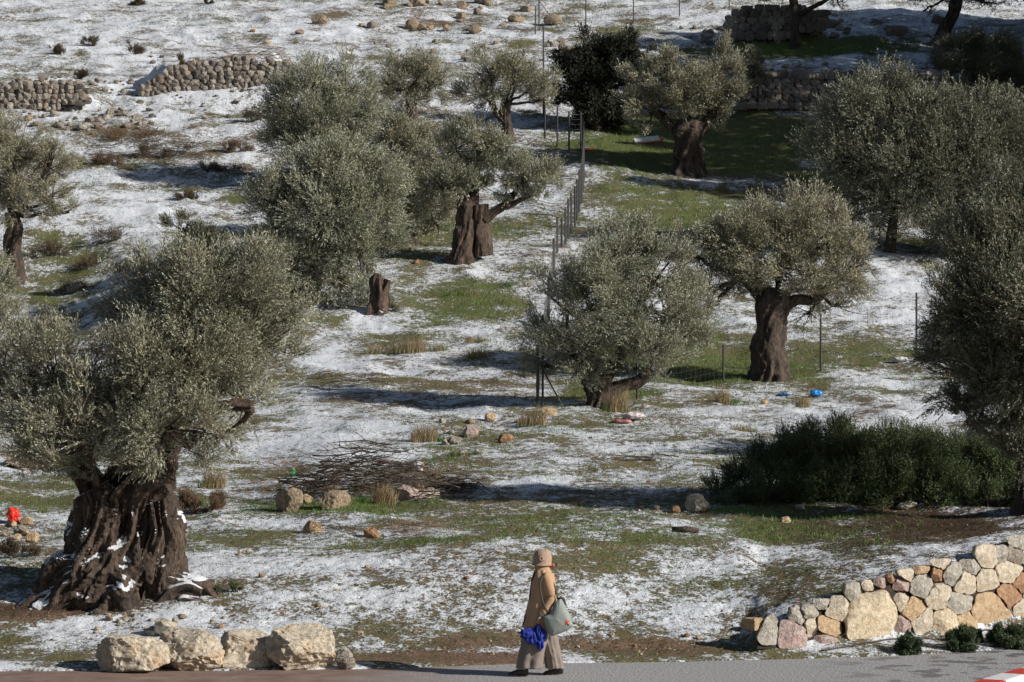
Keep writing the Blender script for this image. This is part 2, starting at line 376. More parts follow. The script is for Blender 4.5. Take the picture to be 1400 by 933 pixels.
def _conv(Bl):
    out = []
    for (u, v, ru, rv, a) in Bl:
        c = hit(u, v); y1 = hit(u, v-rv).y; y2 = hit(u, v+rv).y
        out.append(((u-U0)/FPX, c.y, ru/FPX, max((y1-y2)/2, .25), (y1+y2)/2, a))
    return out
CB = [_conv(b) for b in (GB, SB, LB)]
CLEAN = _conv([(215,290,70,26,.8),(120,400,60,60,.3),(420,600,150,26,.8),(1180,570,180,22,.7),(300,850,260,28,.7),(330,770,140,16,.5),(560,440,110,14,.6),(250,60,260,50,.5),(1230,415,90,30,.7),(1180,75,200,14,.6),(1250,20,150,30,.6),(1300,760,70,22,.5),(640,820,150,30,.3),(480,500,90,14,.6)])
def cover(x, y):
    s = x/y; r = []
    wob = 1+.35*vn(x*.9, y*.9, 0, 21)+.25*vn(x*2.6, y*2.6, 0, 22)
    for k, Bl in enumerate(CB):
        g = np.zeros_like(s)
        for (s0, y0, rs, ry, ym, a) in Bl:
            d = ((s-s0)/rs)**2+((y-ym)/ry)**2
            g = np.maximum(g, a*np.exp(-(d*wob)**1.5*.7))
        r.append(g)
    far_ = np.clip((y-60)/50, 0, 1); base = .43-.07*far_+.13*vn(x*.35, y*.35, 0, 31)+.08*vn(x*1.3, y*1.3, 0, 33)
    for (s0, y0, rs, ry, ym, a) in CLEAN:
        base = base*(1-a*np.exp(-(((s-s0)/rs)**2+((y-ym)/ry)**2)*wob))
    r[0] = np.clip(np.maximum(r[0], base*np.where(vn(x*.5, y*.5, 0, 35) > -.1, 1, .6)), 0, 1); r[1] = np.clip(np.maximum(r[1], base*.8), 0, 1)
    r[0] = r[0]*(1-.85*np.clip(r[1]*1.6-.7, 0, 1)*(y < 41))
    return r
# ------------------------------------------------------------------ ground and road
ss = np.concatenate([np.linspace(-.50, -.20, 60, endpoint=False), np.linspace(-.20, .20, 900), np.linspace(.20, .50, 61)[1:]])
yy = np.concatenate([np.arange(12, 36, 1.0), np.arange(36, 44, .045), np.arange(44, 60, .085), np.arange(60, 120, .16), np.arange(120, 145, .3), np.arange(145, 261, 2.0)])
S_, Y_ = np.meshgrid(ss, yy); X_ = S_*Y_
Z_ = H(X_, Y_); cv = cover(X_, Y_)
# (the near part of the ground also reaches behind the viewpoint as one low sheet)
nr, nc = S_.shape
i = np.arange(nr-1)[:, None]*nc; j = np.arange(nc-1)[None]
Q = np.stack([i+j, i+j+1, i+nc+j+1, i+nc+j], -1).reshape(-1, 4)
g = mesh('ground', np.stack([X_, Y_, Z_], -1).reshape(-1, 3), Q, M['ground'], smooth=True,
         cols=np.stack([cv[0], cv[1], cv[2], np.ones_like(cv[0])], -1).reshape(-1, 4))
tag(g, kind='structure')
ru = np.linspace(-500, 1900, 241); ry = road_y(ru); rx = (ru-U0)/FPX*ry
V = []; 
wob = .05*vn(rx*3, 0, 0, 91)+.03*vn(rx*9, 0, 0, 92)
for k in range(len(ru)): V += [(rx[k]*.4-0, 14, .0), (rx[k], ry[k]-.0+wob[k], .0), (rx[k], ry[k]-.0+wob[k]+.01, -.06)]
V = np.array(V); k = np.arange(len(ru)-1)*3
rd = mesh('road', V, np.concatenate([np.stack([k, k+3, k+4, k+1], -1), np.stack([k+1, k+4, k+5, k+2], -1)]), M['road']); tag(rd, kind='structure')
# ------------------------------------------------------------------ foliage
def unit(a): return a/(np.linalg.norm(a, axis=-1, keepdims=True)+1e-9)
def sprigs(rng, O, D, L, nl, ll, lw, spread=.7, stem=.0022, jit=.25, NB=None):
    """shoots with leaves in pairs: origins O, directions D, lengths L; returns leaf and stem geometry"""
    n = len(O)
    A = unit(np.cross(D, rng.normal(size=(n, 3)))); B = np.cross(D, A)
    t = (np.arange(nl)+.6)/nl
    t = np.broadcast_to(t, (n, nl))+rng.uniform(-.03, .03, (n, nl))
    curve = unit(rng.normal(size=(n, 3)))*.18; curve[:, 2] += .05
    base = O[:, None]+D[:, None]*(t*L[:, None])[..., None]+curve[:, None]*(t**2*L[:, None])[..., None]
    ph = np.arange(nl)*math.pi*.5+np.where(np.arange(nl) % 2, 2.1, 0)
    ph = ph[None]+rng.uniform(0, 6.28, (n, 1))+rng.normal(0, .4, (n, nl))
    S = np.cos(ph)[..., None]*A[:, None]+np.sin(ph)[..., None]*B[:, None]
    ld = unit(D[:, None]*(1-.35*spread)+S*spread+rng.normal(0, jit, (n, nl, 3)))
    W = unit(np.cross(ld, rng.normal(size=(n, nl, 3))*.9+S)) if NB is None else unit(np.cross(ld, NB[:, None]+rng.normal(size=(n, nl, 3))*.42))
    l = (ll*rng.uniform(.7, 1.2, (n, nl))*(1-.35*np.abs(t-.45)))[..., None]; w = lw*rng.uniform(.8, 1.2, (n, nl))[..., None]
    P = np.stack([base, base+ld*l*.45+W*w/2, base+ld*l, base+ld*l*.45-W*w/2], 2).reshape(-1, 3)
    F = np.arange(len(P)).reshape(-1, 4)
    # stems: flat three-sided slivers
    e = O+D*L[:, None]+curve*L[:, None]; m = O+D*(L*.5)[:, None]+curve*(L*.25)[:, None]
    st = []
    for c, r in ((O, stem), (m, stem*.8), (e, stem*.3)):
        for k in range(3):
            a = k*2.094; st.append(c+r*(math.cos(a)*A+math.sin(a)*B))
    SV = np.stack(st, 1).reshape(-1, 3); b = (np.arange(n)*9)[:, None]
    SF = np.concatenate([np.stack([b[:, 0]+s*3+k, b[:, 0]+s*3+(k+1) % 3, b[:, 0]+s*3+3+(k+1) % 3, b[:, 0]+s*3+3+k], -1) for s in (0, 1) for k in range(3)])
    return P, F, SV, SF
def crown(rng, clusters, n, L, nl, ll, lw, up=.45, subs=1.0, spread=.7, fill=.25, rc=.26, stem=.0022):
    """clusters: (centre, radii, weight, up) ; returns leaves, stems, sub-clump centres"""
    Os, Ds, subsC, Ns = [], [], [], []
    tw = sum(c[2] for c in clusters)
    for (c, r, w, u) in clusters:
        c = np.array(c); r = np.array(r); k = max(int(n*w/tw), 12)
        m = max(int(subs*31*(r.prod()**(1/3)/1.0)**1.6), 6)
        d = unit(rng.normal(size=(m, 3))+np.array([0, -.15, .25]))
        rad = np.where(rng.random(m) < fill, rng.uniform(.2, .7, m), rng.uniform(.66, 1.08, m))
        sc_ = c+d*r*rad[:, None]; size = rc*1.0*rng.uniform(.45, 1.35, m)*r.mean()
        wts = size**2; wts /= wts.sum(); idx = rng.choice(m, k, p=wts)
        off = rng.normal(size=(k, 3)); off = unit(off)*(rng.random(k)**.45)[:, None]*size[idx][:, None]
        cd_ = unit(unit((sc_-c)/r)*.8+np.array([0, 0, u+up])+rng.normal(0, .35, (m, 3)))      # each clump is a brush with its own heading
        O = sc_[idx]+off*(1-.0)+cd_[idx]*(size[idx]*rng.uniform(-.5, .6, k))[:, None]
        D = unit(cd_[idx]*1.0+unit(off)*.5+rng.normal(0, .16, (k, 3)))
        Ns.append(unit(unit((O-c)/r)*.8+unit(off)*.8+np.array([0, 0, .15]))); Os.append(O); Ds.append(D); subsC.append((c, sc_, size))
    O = np.concatenate(Os); D = np.concatenate(Ds); LL = L*rng.uniform(.55, 1.35, len(O))
    O = O-D*LL[:, None]*.4
    P, F, SV, SF = sprigs(rng, O, D, LL, nl, ll, lw, spread, stem, NB=np.concatenate(Ns))
    return P, F, SV, SF, subsC
def gnarl(mb, path, radii, seed, nth=56, nr=60, amp=.22, flute=2.4, twist=.5, vs=.8, fine=.05, root=0, squash=1.0):
    """fluted, twisting olive wood along a path"""
    path = np.array(path, float); t0 = np.linspace(0, 1, len(path)); t = np.linspace(0, 1, nr)
    # smooth (Catmull-like) resampling
    def sm(a):
        r = np.interp(t, t0, a); k = max(3, nr//(len(path)*2)*2+1); kk = np.hanning(k+2)[1:-1]; kk /= kk.sum()
        rp = np.concatenate([np.full(k//2, r[0])-(r[1:k//2+1][::-1]-r[0]), r, np.full(k//2, r[-1])-(r[-k//2:-1][::-1]-r[-1])]) if k//2 > 0 else r
        return np.convolve(rp, kk, 'valid')[:nr]
    C = np.stack([sm(path[:, k]) for k in range(3)], -1); R = np.interp(t, t0, radii)
    T = unit(np.gradient(C, axis=0)); ref = np.array([0, 1.0, 0]); A = unit(np.cross(T, ref)); B = np.cross(T, A)*-1
    th = np.linspace(0, 2*np.pi, nth, endpoint=False)[None]
    ln = np.concatenate([[0], np.cumsum(np.linalg.norm(np.diff(C, axis=0), axis=1))])[:, None]
    a = th+twist*ln+.35*vn(np.cos(th)*1.3, np.sin(th)*1.3, ln*1.8, seed+31)
    cx, cy = np.cos(a)*flute, np.sin(a)*flute
    rid = 1-2*np.abs(vn(cx, cy, ln*vs, seed)); rid2 = 1-2*np.abs(vn(cx*2.3, cy*2.3, ln*vs*2, seed+5)); lump = vn(cx*.6, cy*.6, ln*1.9, seed+9)+.6*vn(cx*1.2, cy*1.2, ln*4.5, seed+19)
    f = 1+amp*(.75*rid-.35)+amp*.4*rid2+amp*.8*lump+fine*vn(cx*5, cy*5, ln*7, seed+13)+fine*.8*(1-2*np.abs(vn(cx*9, cy*9, ln*9, seed+14)))
    if root: f = f*(1+root*np.exp(-ln/.28)*(np.abs(vn(cx*.9+7, cy*.9, 0, seed+3))*1.6))
    V = C[:, None]+(R[:, None]*f)[..., None]*(np.cos(th)[..., None]*A[:, None]+squash*np.sin(th)[..., None]*B[:, None])
    n = nth; m = nr; V = V.reshape(-1, 3)
    i = np.arange(m-1)[:, None]*n; j = np.arange(n)[None]; k = (j+1) % n
    Q = np.stack([i+j, i+k, i+n+k, i+n+j], -1).reshape(-1, 4)
    top = C[-1]-T[-1]*R[-1]*.3
    V = np.concatenate([V, [top]]); j = np.arange(n); k = (j+1) % n
    mb.add(V, Q, np.stack([(m-1)*n+j, (m-1)*n+k, np.full(n, m*n)], -1))
def olive(uv, label, trunk, cl, n, seed, mat='leaf', bark='bark', nl=9, ll=.062, lw=.013, L=.24, up=.42, amp=.25, group='olive trees on the hillside',
          name='olive_tree', z=None, cat='olive tree', rc=.26, fill=.25, subs=1.0, limbs=None, spread=.48, stem=.0025, cut=None, root=.22, sink=.12, vary=1.0, nfine=0, dens=1.0):
    """uv: foot of the tree in the photograph; trunk: list of (u, v, half-width px, dz m); cl: list of (u, v, ru, rv, dz m, weight)"""
    rng = np.random.default_rng(seed)
    if z is None: b = hit(*uv)
    else: x = (uv[0]-U0)/FPX*z; b = Vector((x, z, float(H(x, z))))
    k = b.y/FPX
    def P(u, v, dz=0.0):
        y = b.y+dz; return np.array([(u-U0)/FPX*y-b.x, dz, CAMH+(V0-v)/FPX*y-b.z])
    t = empty(name, b, label, cat, group)
    mb = MB(); pts = []
    for st in trunk:
        p = [P(q[0], q[1], q[3] if len(q) > 3 else 0) for q in st]; r = [q[2]*k*.9 for q in st]
        if len(pts) == 0 or st[0][1] >= uv[1]-6: p[0][2] -= sink+.12*nfine
        big = max(r) > .25
        gnarl(mb, p, r, seed*7+len(pts), nth=(150 if nfine else 64) if big else 24+20*nfine, nr=(150 if nfine else 70) if big else 28+30*nfine, amp=amp, fine=.05+.03*nfine, flute=2.4+(1.2*nfine if big else -.6*nfine),  root=root if (st[0][1] >= uv[1]-6) else 0, vs=.7)
        pts.append(p)
    tops = [p[-1] for p in pts]
    clusters = []
    for c in cl:
        u_, v_, ru_, rv_, dz, w = c[:6]; uu = c[6] if len(c) > 6 else 0
        r_ = ru_*k*1.12; clusters.append((P(u_, v_, dz), (r_, (r_+rv_*k*1.1)/2*.95, rv_*k*1.1), w*ru_*rv_, uu))
    LV, LF, SV, SF, SCn = crown(rng, clusters, int(n*2.5*dens), L, nl, ll, lw, up, subs, spread, fill, rc, stem)
    # limbs from the nearest trunk top to each cluster and on to its sub-clumps
    for (c, scs, size) in SCn:
        tp = min(tops, key=lambda q: np.linalg.norm(q-c)); d = np.linalg.norm(c-tp)
        r0 = min(max(.035*d**.5+.02, .03), .1)
        tube(mb, bez(tp-np.array([0, 0, .05]), c, (rng.normal(0, .1*d), rng.normal(0, .1*d), -.06*d), 9, rng, .02*d), np.linspace(r0, r0*.55, 9), 7)
        for s_ in scs:
            dd = np.linalg.norm(s_-c); q = bez(c+(tp-c)*rng.uniform(0, .3), s_, rng.normal(0, .12*dd, 3)-np.array([0, 0, .08*dd]), 6, rng, .02*dd)
            tube(mb, q, np.linspace(r0*.36, .005, 6), 5, False)
    mb.build('trunk', M[bark], t)
    mesh('crown', LV, LF, M[mat], t)
    mesh('twigs', SV, SF, M['twig'], t)
    return t, P, k, b
G = 1.0
# near left tree
T1c = [(290,475,90,60,.3,1.2),(250,520,70,60,.2,1),(140,590,80,60,0,1),(270,375,60,45,0,.8),(300,415,85,75,-.2,1.2),(225,425,70,70,.5,1),(360,470,60,60,.3,.9),(255,500,85,70,-.6,1),(170,545,90,75,-.9,1),(75,520,85,65,-.3,1),(45,590,85,60,-.5,1),(120,600,75,50,-1.2,1),
       (230,590,75,50,-1.0,.9),(325,545,50,50,-.3,.6,-.3),(300,600,35,40,-.4,.35,-.5),(-20,500,60,70,.2,.8),(25,465,45,30,.5,.5),(215,360,45,35,.4,.5),(330,380,50,35,.2,.7),(215,630,40,30,-.8,.4,-.7),(400,430,28,30,.3,.25)]
olive((165,806), 'huge gnarled olive tree with snow on its hollow trunk, nearest on the left',
      [[(150,815,84,0),(162,790,72,0),(174,762,60,0),(182,730,54,0),(184,700,50,0),(188,665,41,0),(196,630,40,0),(205,590,32,0)],
       [(128,800,50,-.35),(130,760,36,-.3),(136,720,34,-.25),(140,690,30,-.2),(128,668,22,-.2)],
       [(150,705,22,-.05),(132,672,20,0),(112,640,17,.05),(95,605,15,.1),(75,570,10,.15)],
       [(60,820,26,-.45),(90,800,38,-.4),(125,778,36,-.3)],[(-10,840,9,-.6),(40,832,15,-.55),(90,812,20,-.5)],[(20,845,8,-.7),(60,838,12,-.65),(100,825,14,-.6)],
       [(222,802,30,-.25),(220,770,30,-.2),(215,730,30,-.15),(205,690,26,-.1)],
       [(302,803,7,-.3),(280,800,12,-.35),(248,800,15,-.35),(205,790,20,-.3)],
       [(190,818,12,-.55),(160,814,18,-.6),(125,818,16,-.6),(95,824,11,-.6)],[(190,812,9,-.5),(172,800,14,-.5),(150,796,16,-.45)],[(205,818,10,-.55),(235,815,13,-.5),(258,806,14,-.5),(276,812,8,-.5)],[(225,825,6,-.6),(250,818,8,-.6),(272,822,6,-.6)],
       [(215,640,20,.1),(250,560,17,0),(275,520,14,-.1),(300,470,10,-.1)],[(255,610,10,-.4),(285,575,9,-.6),(298,552,8.5,-.75),(345,556,8,-.8)]],
      T1c, 7600, 11, 'leaf', 'barks', nl=15, ll=.06, lw=.0125, L=.27, amp=.40, rc=.28, stem=.003, root=.1, nfine=1, subs=1.4)
# right edge near tree
olive((1412,700), 'large dark olive tree cut off by the right edge, behind the rosemary hedge',
      [[(1415,705,26,0),(1412,670,20,0),(1410,600,18,0),(1405,520,16,0)]],
      [(1375,290,50,45,.3,1),(1345,345,60,55,-.2,1),(1400,330,60,70,0,1),(1330,420,65,60,-.4,1),(1400,420,80,80,-.8,1),(1310,480,45,45,-.2,.8),(1350,520,65,55,-.6,1),(1420,520,80,70,-.5,1),
       (1315,545,35,25,-.3,.5),(1390,575,40,35,-.5,.5,-.5),(1375,340,70,60,.3,1),(1370,470,80,60,.3,1),(1335,370,40,40,0,.7),(1405,575,50,50,-.2,.8),(1398,620,34,34,-.3,.5,-.3),(1330,560,34,24,-.3,.5),(1410,480,70,60,-.9,1),(1480,420,90,120,.3,1),(1480,300,70,70,.3,.8),(1385,250,30,25,.2,.3)],
      6800, 12, 'leafd', nl=13, ll=.064, lw=.015, L=.27, rc=.34, dens=1.8)
# centre tree
olive((818,556), 'bushy silver olive tree with short trunk at the fence corner, centre of the picture',
      [[(822,560,24,0),(820,540,17,0),(815,522,18,0),(800,505,13,0)],[(822,540,12,0),(850,528,8,0),(872,522,8,0),(886,512,7,0),(887,500,5,0)],[(818,530,12,.1),(835,505,10,.1),(850,480,8,.1)]],
      [(850,335,48,38,.2,1),(815,370,55,45,-.3,1),(890,375,50,45,.1,1),(775,405,50,40,.1,1),(840,420,70,50,-.6,1.1),(915,425,55,50,0,1),(755,450,42,35,.1,.9),(800,470,60,35,-.5,.9),(870,475,70,35,-.4,1),(935,455,38,30,.1,.6),
       (740,500,30,22,.2,.5),(780,505,45,20,-.2,.6),(865,505,45,14,.1,.3)],
      4600, 13, nl=11, ll=.075, lw=.018, L=.30, rc=.27)
# tree with straight fluted trunk, right of centre
olive((1050,522), 'round olive tree with straight fluted brown trunk beside the fence posts',
      [[(1050,527,34,0),(1052,505,25,0),(1052,470,22,0),(1053,440,22,0),(1056,415,24,0),(1062,395,20,0)],[(1066,425,10,0),(1088,409,8,0),(1108,411,7,0),(1124,404,6,-.1)],[(1050,415,12,0),(1035,395,10,0),(1015,375,8,0)]],
      [(1085,315,60,45,.1,1),(1030,330,55,45,.1,1),(1130,325,55,45,.1,1),(985,350,45,40,.1,.9),(1165,365,40,40,.1,.8,-.3),(1070,365,70,32,-.4,1),(1120,375,50,28,-.2,.8),(965,400,30,45,.2,.6,-.5),(1150,420,42,24,.2,.35,-1.0),(1105,430,22,28,.3,.15,-1.0),
       (1010,390,32,24,-.2,.6),(940,345,24,35,.3,.4),(950,445,22,30,.3,.3,-.8)],
      4200, 14, 'leafw', nl=11, ll=.078, lw=.018, L=.31, rc=.27, amp=.22, vary=1)
# right big crown
olive((1318,352), 'broad double-crowned olive mass behind the right-hand fence, sunlit tips and black heart',
      [[(1320,356,15,0),(1322,320,11,0),(1318,280,10,0)],[(1215,350,8,.5),(1220,310,7,.5),(1225,270,7,.4)],[(1380,356,9,.3),(1378,310,8,.2),(1370,260,8,.1)]],
      [(1215,120,32,32,.6,.9),(1185,150,45,40,.3,1),(1240,165,50,40,0,1),(1155,175,38,45,.4,1),(1290,165,55,45,.1,1),(1345,165,50,45,.2,1),(1390,195,50,50,0,1),(1175,225,60,45,0,1),(1245,225,65,50,-.5,1.2),(1315,225,65,55,-.5,1.2),
       (1170,275,50,35,.2,.8),(1235,285,60,35,-.2,1),(1310,290,60,35,-.2,.9),(1375,260,55,50,-.2,1),(1440,230,60,70,.3,.8),(1400,150,40,30,.5,.6),(1140,215,40,50,.3,.9),(1270,250,70,50,0,1),(1330,300,60,36,.1,.9),(1200,310,46,22,.1,.5),(1385,310,50,30,.1,.8),(1240,215,90,60,.5,1.2),(1340,215,80,60,.5,1.2),(1300,325,60,22,.2,.7),(1160,300,34,22,.2,.5)],
      5600, 15, 'leafd', nl=10, ll=.10, lw=.025, L=.34, rc=.32, dens=1.8)
# upper centre tree with wide trunk
olive((940,238), 'olive tree with thick pale trunk standing on the shaded upper lawn',
      [[(938,242,30,0),(941,222,21,0),(940,200,21,0),(942,182,24,0),(946,165,20,0)],[(950,185,10,0),(968,165,8,0),(980,140,6,0)],[(932,185,10,0),(912,165,8,0),(890,150,6,0)]],
      [(985,90,28,30,.1,.9),(955,118,40,28,-.2,1),(990,130,30,32,0,.9),(915,90,28,22,.2,.7),(880,112,36,26,0,1),(865,138,28,20,.1,.7),(905,145,40,20,-.3,.8),(930,125,34,26,-.3,.8),(960,155,34,16,-.3,.5),(888,172,22,9,-.1,.3)],
      2600, 16, 'leafw', nl=9, ll=.10, lw=.024, L=.34, rc=.27)
# trunk pair
olive((640,358), 'split-trunk olive tree with a snowy foot and one low branch reaching right',
      [[(628,361,20,0),(632,340,14,0),(637,310,13,0),(637,282,12,0),(630,250,8,0)],[(661,350,14,.15),(658,325,12,.1),(657,300,12,.1),(656,280,13,.05)],
       [(662,300,8,0),(680,287,6,0),(692,280,5,0),(705,262,4,0)],[(690,284,4,-.1),(715,272,3.5,-.1),(740,262,2.5,-.1)],[(645,290,8,0),(650,250,6,0),(655,215,5,0)]],
      [(650,175,30,18,.1,.5),(615,205,36,28,.2,.7),(660,210,36,28,0,.7),(690,215,30,26,0,.6),(630,245,38,26,0,.7),(720,240,34,26,-.1,1),(745,250,20,20,0,.5),(700,265,30,12,0,.35),(600,260,30,30,.1,.6),(660,250,30,18,-.1,.4)],
      2900, 17, nl=9, ll=.085, lw=.02, L=.32, rc=.30, bark='barks')
# middle left mass: three trees
olive((455,252), 'light olive tree rising tallest behind the left-centre clump',
      [[(455,256,13,0),(452,225,10,0),(445,190,8,0)]],
      [(430,115,42,30,.1,1),(470,120,40,32,.1,1),(400,150,34,36,.2,1),(450,165,50,40,-.4,1.2),(395,195,32,30,0,.9),(500,150,30,34,.2,.8),(440,210,54,34,-.3,.9),(480,200,40,34,0,.8),(385,165,24,40,.1,.5)],
      2700, 18, nl=9, ll=.10, lw=.026, L=.36, rc=.32, dens=1.5)
olive((455,412), 'wide pale olive crown hanging almost to the ground left of the stump',
      [[(425,416,15,0),(428,380,12,0),(435,340,10,0)],[(400,410,12,.3),(400,370,9,.3),(395,340,8,.3)]],
      [(430,240,55,35,.3,1),(480,220,50,30,.4,1),(390,275,48,40,.1,1),(440,290,60,48,-.5,1.2),(500,270,50,50,-.1,1),(375,325,36,32,.1,.9),(430,350,60,36,-.4,1.1),(490,340,45,45,-.2,1),(465,390,46,26,-.2,.8),(520,320,34,36,.1,.6),(405,388,42,24,0,.6),(520,240,36,30,.2,.7),(440,250,60,40,.4,1),(370,290,26,30,.2,.5)],
      4400, 19, 'leaf', nl=10, ll=.09, lw=.023, L=.33, rc=.31, dens=1.5)
olive((565,335), 'olive crown wedged between the wide pale crown and the split-trunk tree',
      [[(562,340,11,0),(560,310,9,0),(562,280,8,0)]],
      [(575,260,50,44,.4,1),(545,190,36,26,.2,.7),(560,205,40,30,.1,.9),(595,235,34,32,.1,.8),(545,250,42,36,0,1),(590,280,36,30,0,.8),(545,300,38,30,0,.8),(535,215,30,30,.2,.7),(600,310,24,18,0,.4)],
      3200, 20, 'leafw', nl=9, ll=.09, lw=.023, L=.34, rc=.30, dens=1.4)
olive((694,196), 'small dark-trunked olive tree just left of the fence, below the top corner post',
      [[(696,200,10,0),(694,180,8,0),(690,160,8,0),(692,140,7,0)],[(690,168,6,0),(678,155,5,0),(672,140,4,0)]],
      [(670,95,34,22,.1,.6),(700,110,36,24,0,.7),(735,115,30,20,0,.6),(655,130,30,18,.1,.5),(710,85,22,14,.1,.3),(690,130,40,14,-.2,.4),(745,135,20,14,0,.3)],
      1400, 21, 'leafw', nl=9, ll=.10, lw=.023, L=.36, rc=.32)
olive((565,162), 'thin scrubby olive tree below the rubble line, farthest left of the fence',
      [[(565,166,8,0),(562,145,7,0),(560,120,6,0)]],
      [(545,95,26,20,.1,.6),(580,95,30,20,.1,.7),(560,120,36,22,-.1,.8),(600,115,22,18,.1,.5),(535,125,22,18,.1,.5),(585,135,26,12,0,.4)],
      1300, 22, 'leafw', nl=9, ll=.10, lw=.023, L=.36, rc=.32)
olive((20,386), 'olive tree with crooked brown trunk at the left edge above the snowy bank',
      [[(18,390,16,0),(22,365,11,0),(16,340,12,0),(20,315,11,0),(15,290,9,0)]],
      [(30,200,36,28,.1,.9),(70,225,32,32,0,.9),(15,245,50,40,-.3,1.2),(75,265,28,28,.1,.8),(40,285,40,22,-.2,.8),(-20,210,50,50,.1,1),(0,180,30,14,.1,.4),(95,290,16,14,0,.3)],
      2700, 23, 'leafw', nl=9, ll=.085, lw=.02, L=.33)
olive((-40,500), 'olive branches entering at the left edge beside the snowy bank',
      [[(-42,505,16,0),(-45,470,12,0),(-45,430,10,0)]],
      [(-10,390,34,30,0,.8),(0,430,32,26,.1,.8),(-50,400,50,60,0,1),(5,365,14,14,.1,.3)],
      1500, 24, 'leaf', nl=10, ll=.075, lw=.018, L=.30)
olive((290,368), 'low olive sapling behind the big left tree, in front of the pale slope',
      [[(290,371,7,0),(286,355,5,0),(282,340,4,0)]],
      [(250,312,22,18,.1,.7),(280,330,30,22,0,.9),(310,345,28,20,.1,.7),(245,340,20,18,.1,.5),(330,360,20,14,0,.3)],
      1100, 25, 'leafd', nl=9, ll=.08, lw=.019, L=.32)
olive((1088,64), 'dark straight-trunked olive tree at the top edge beside the ruined wall',
      [[(1088,68,8,0),(1087,45,6.5,0),(1086,15,6,0),(1082,-20,5,0)],[(1090,22,4,0),(1108,12,3.5,0),(1128,2,3,0),(1145,-15,2,0)]],
      [(1060,-40,40,30,0,1),(1110,-45,50,30,0,1),(1155,-18,30,18,0,.6),(1060,-8,34,12,0,.5),(1145,5,14,10,0,.25)],
      1500, 26, 'leafd', nl=9, ll=.10, lw=.024, L=.36)
olive((1284,60), 'leaning olive trunk at the top right edge under a hanging crown',
      [[(1283,64,12,0),(1290,42,10,0),(1303,20,9,0),(1310,-10,8,0)]],
      [(1330,-20,50,24,0,1),(1280,-15,45,20,0,1),(1350,5,26,12,0,.5),(1262,15,10,14,0,.3),(1300,-50,60,30,0,1),(1240,-30,40,25,0,.6)],
      1600, 27, 'leafd', nl=9, ll=.10, lw=.024, L=.36)
olive((1335,132), 'willowy dark olive shrub above the far right crown',
      [[(1335,134,10,0),(1335,115,8,0),(1335,95,7,0)]],
      [(1310,75,34,26,.1,1),(1355,70,34,28,.1,1),(1335,95,50,26,-.2,1.1),(1385,95,30,30,.1,.8),(1290,95,20,20,.1,.5),(1375,120,34,18,0,.6)],
      4200, 28, 'leafd', nl=9, ll=.10, lw=.02, L=.42, up=.7)
olive((1030,128), 'small shaded olive bush at the left end of the right terrace wall',
      [[(1030,130,5,0),(1030,115,4,0),(1030,100,4,0)]],
      [(1030,85,18,18,0,1),(1025,108,16,16,0,.8),(1012,95,12,14,.1,.5)],
      600, 29, 'leafd', nl=8, ll=.09, lw=.022, L=.3)
# dark evergreen, its deep shade put into the leaf colour
olive((815,178), 'dense dark evergreen tree with deep shade in its colour, between the fence and the upper lawn',
      [[(815,182,9,0),(815,160,8,0),(815,130,8,0)]],
      [(805,78,44,30,.2,1),(850,75,36,26,.2,.8),(870,100,26,26,.3,.5),(785,120,26,36,0,.7),(800,110,38,34,0,1.1),(840,110,36,32,0,1),(795,145,34,28,0,1),(835,150,34,26,0,1),(812,168,38,14,0,.7)],
      5200, 30, 'ever', nl=8, ll=.11, lw=.035, L=.26, name='evergreen_tree', cat='evergreen tree', group='evergreen trees', fill=.5)
# unseen trees added beyond the right edge for the shade they cast
for k_, (u_, z_, h_, l_) in enumerate([(1720, 112, 6.0, 'unseen olive tree added for shade outside the right edge, farther one'), (1590, 102, 6.2, 'unseen olive tree added for shade outside the right edge, middle one'), (1640, 56, 5.6, 'unseen olive tree added for shade outside the right edge, nearer one'), (1480, 121, 6.4, 'unseen olive tree added for shade outside the right edge on the top terrace')]):
    x_ = (u_-U0)/FPX*z_; vb = V0-(float(H(x_, z_))-CAMH)/z_*FPX; q = FPX/z_
    olive((u_, vb), l_, [[(u_, vb+3, .35*q, 0), (u_, vb-.9*q, .25*q, 0), (u_, vb-2*q, .2*q, 0)]],
          [(u_-1.2*q, vb-.55*h_*q, 1.4*q, 1.2*q, 0, 1), (u_+1.2*q, vb-.55*h_*q, 1.4*q, 1.2*q, .3, 1), (u_, vb-.72*h_*q, 1.5*q, 1.3*q, 0, 1), (u_, vb-.5*h_*q, 1.5*q, 1.1*q, -1.2, 1), (u_, vb-.5*h_*q, 1.5*q, 1.1*q, 1.4, 1)],
          2200, 40+k_, nl=7, ll=.14, lw=.04, L=.36, z=z_)
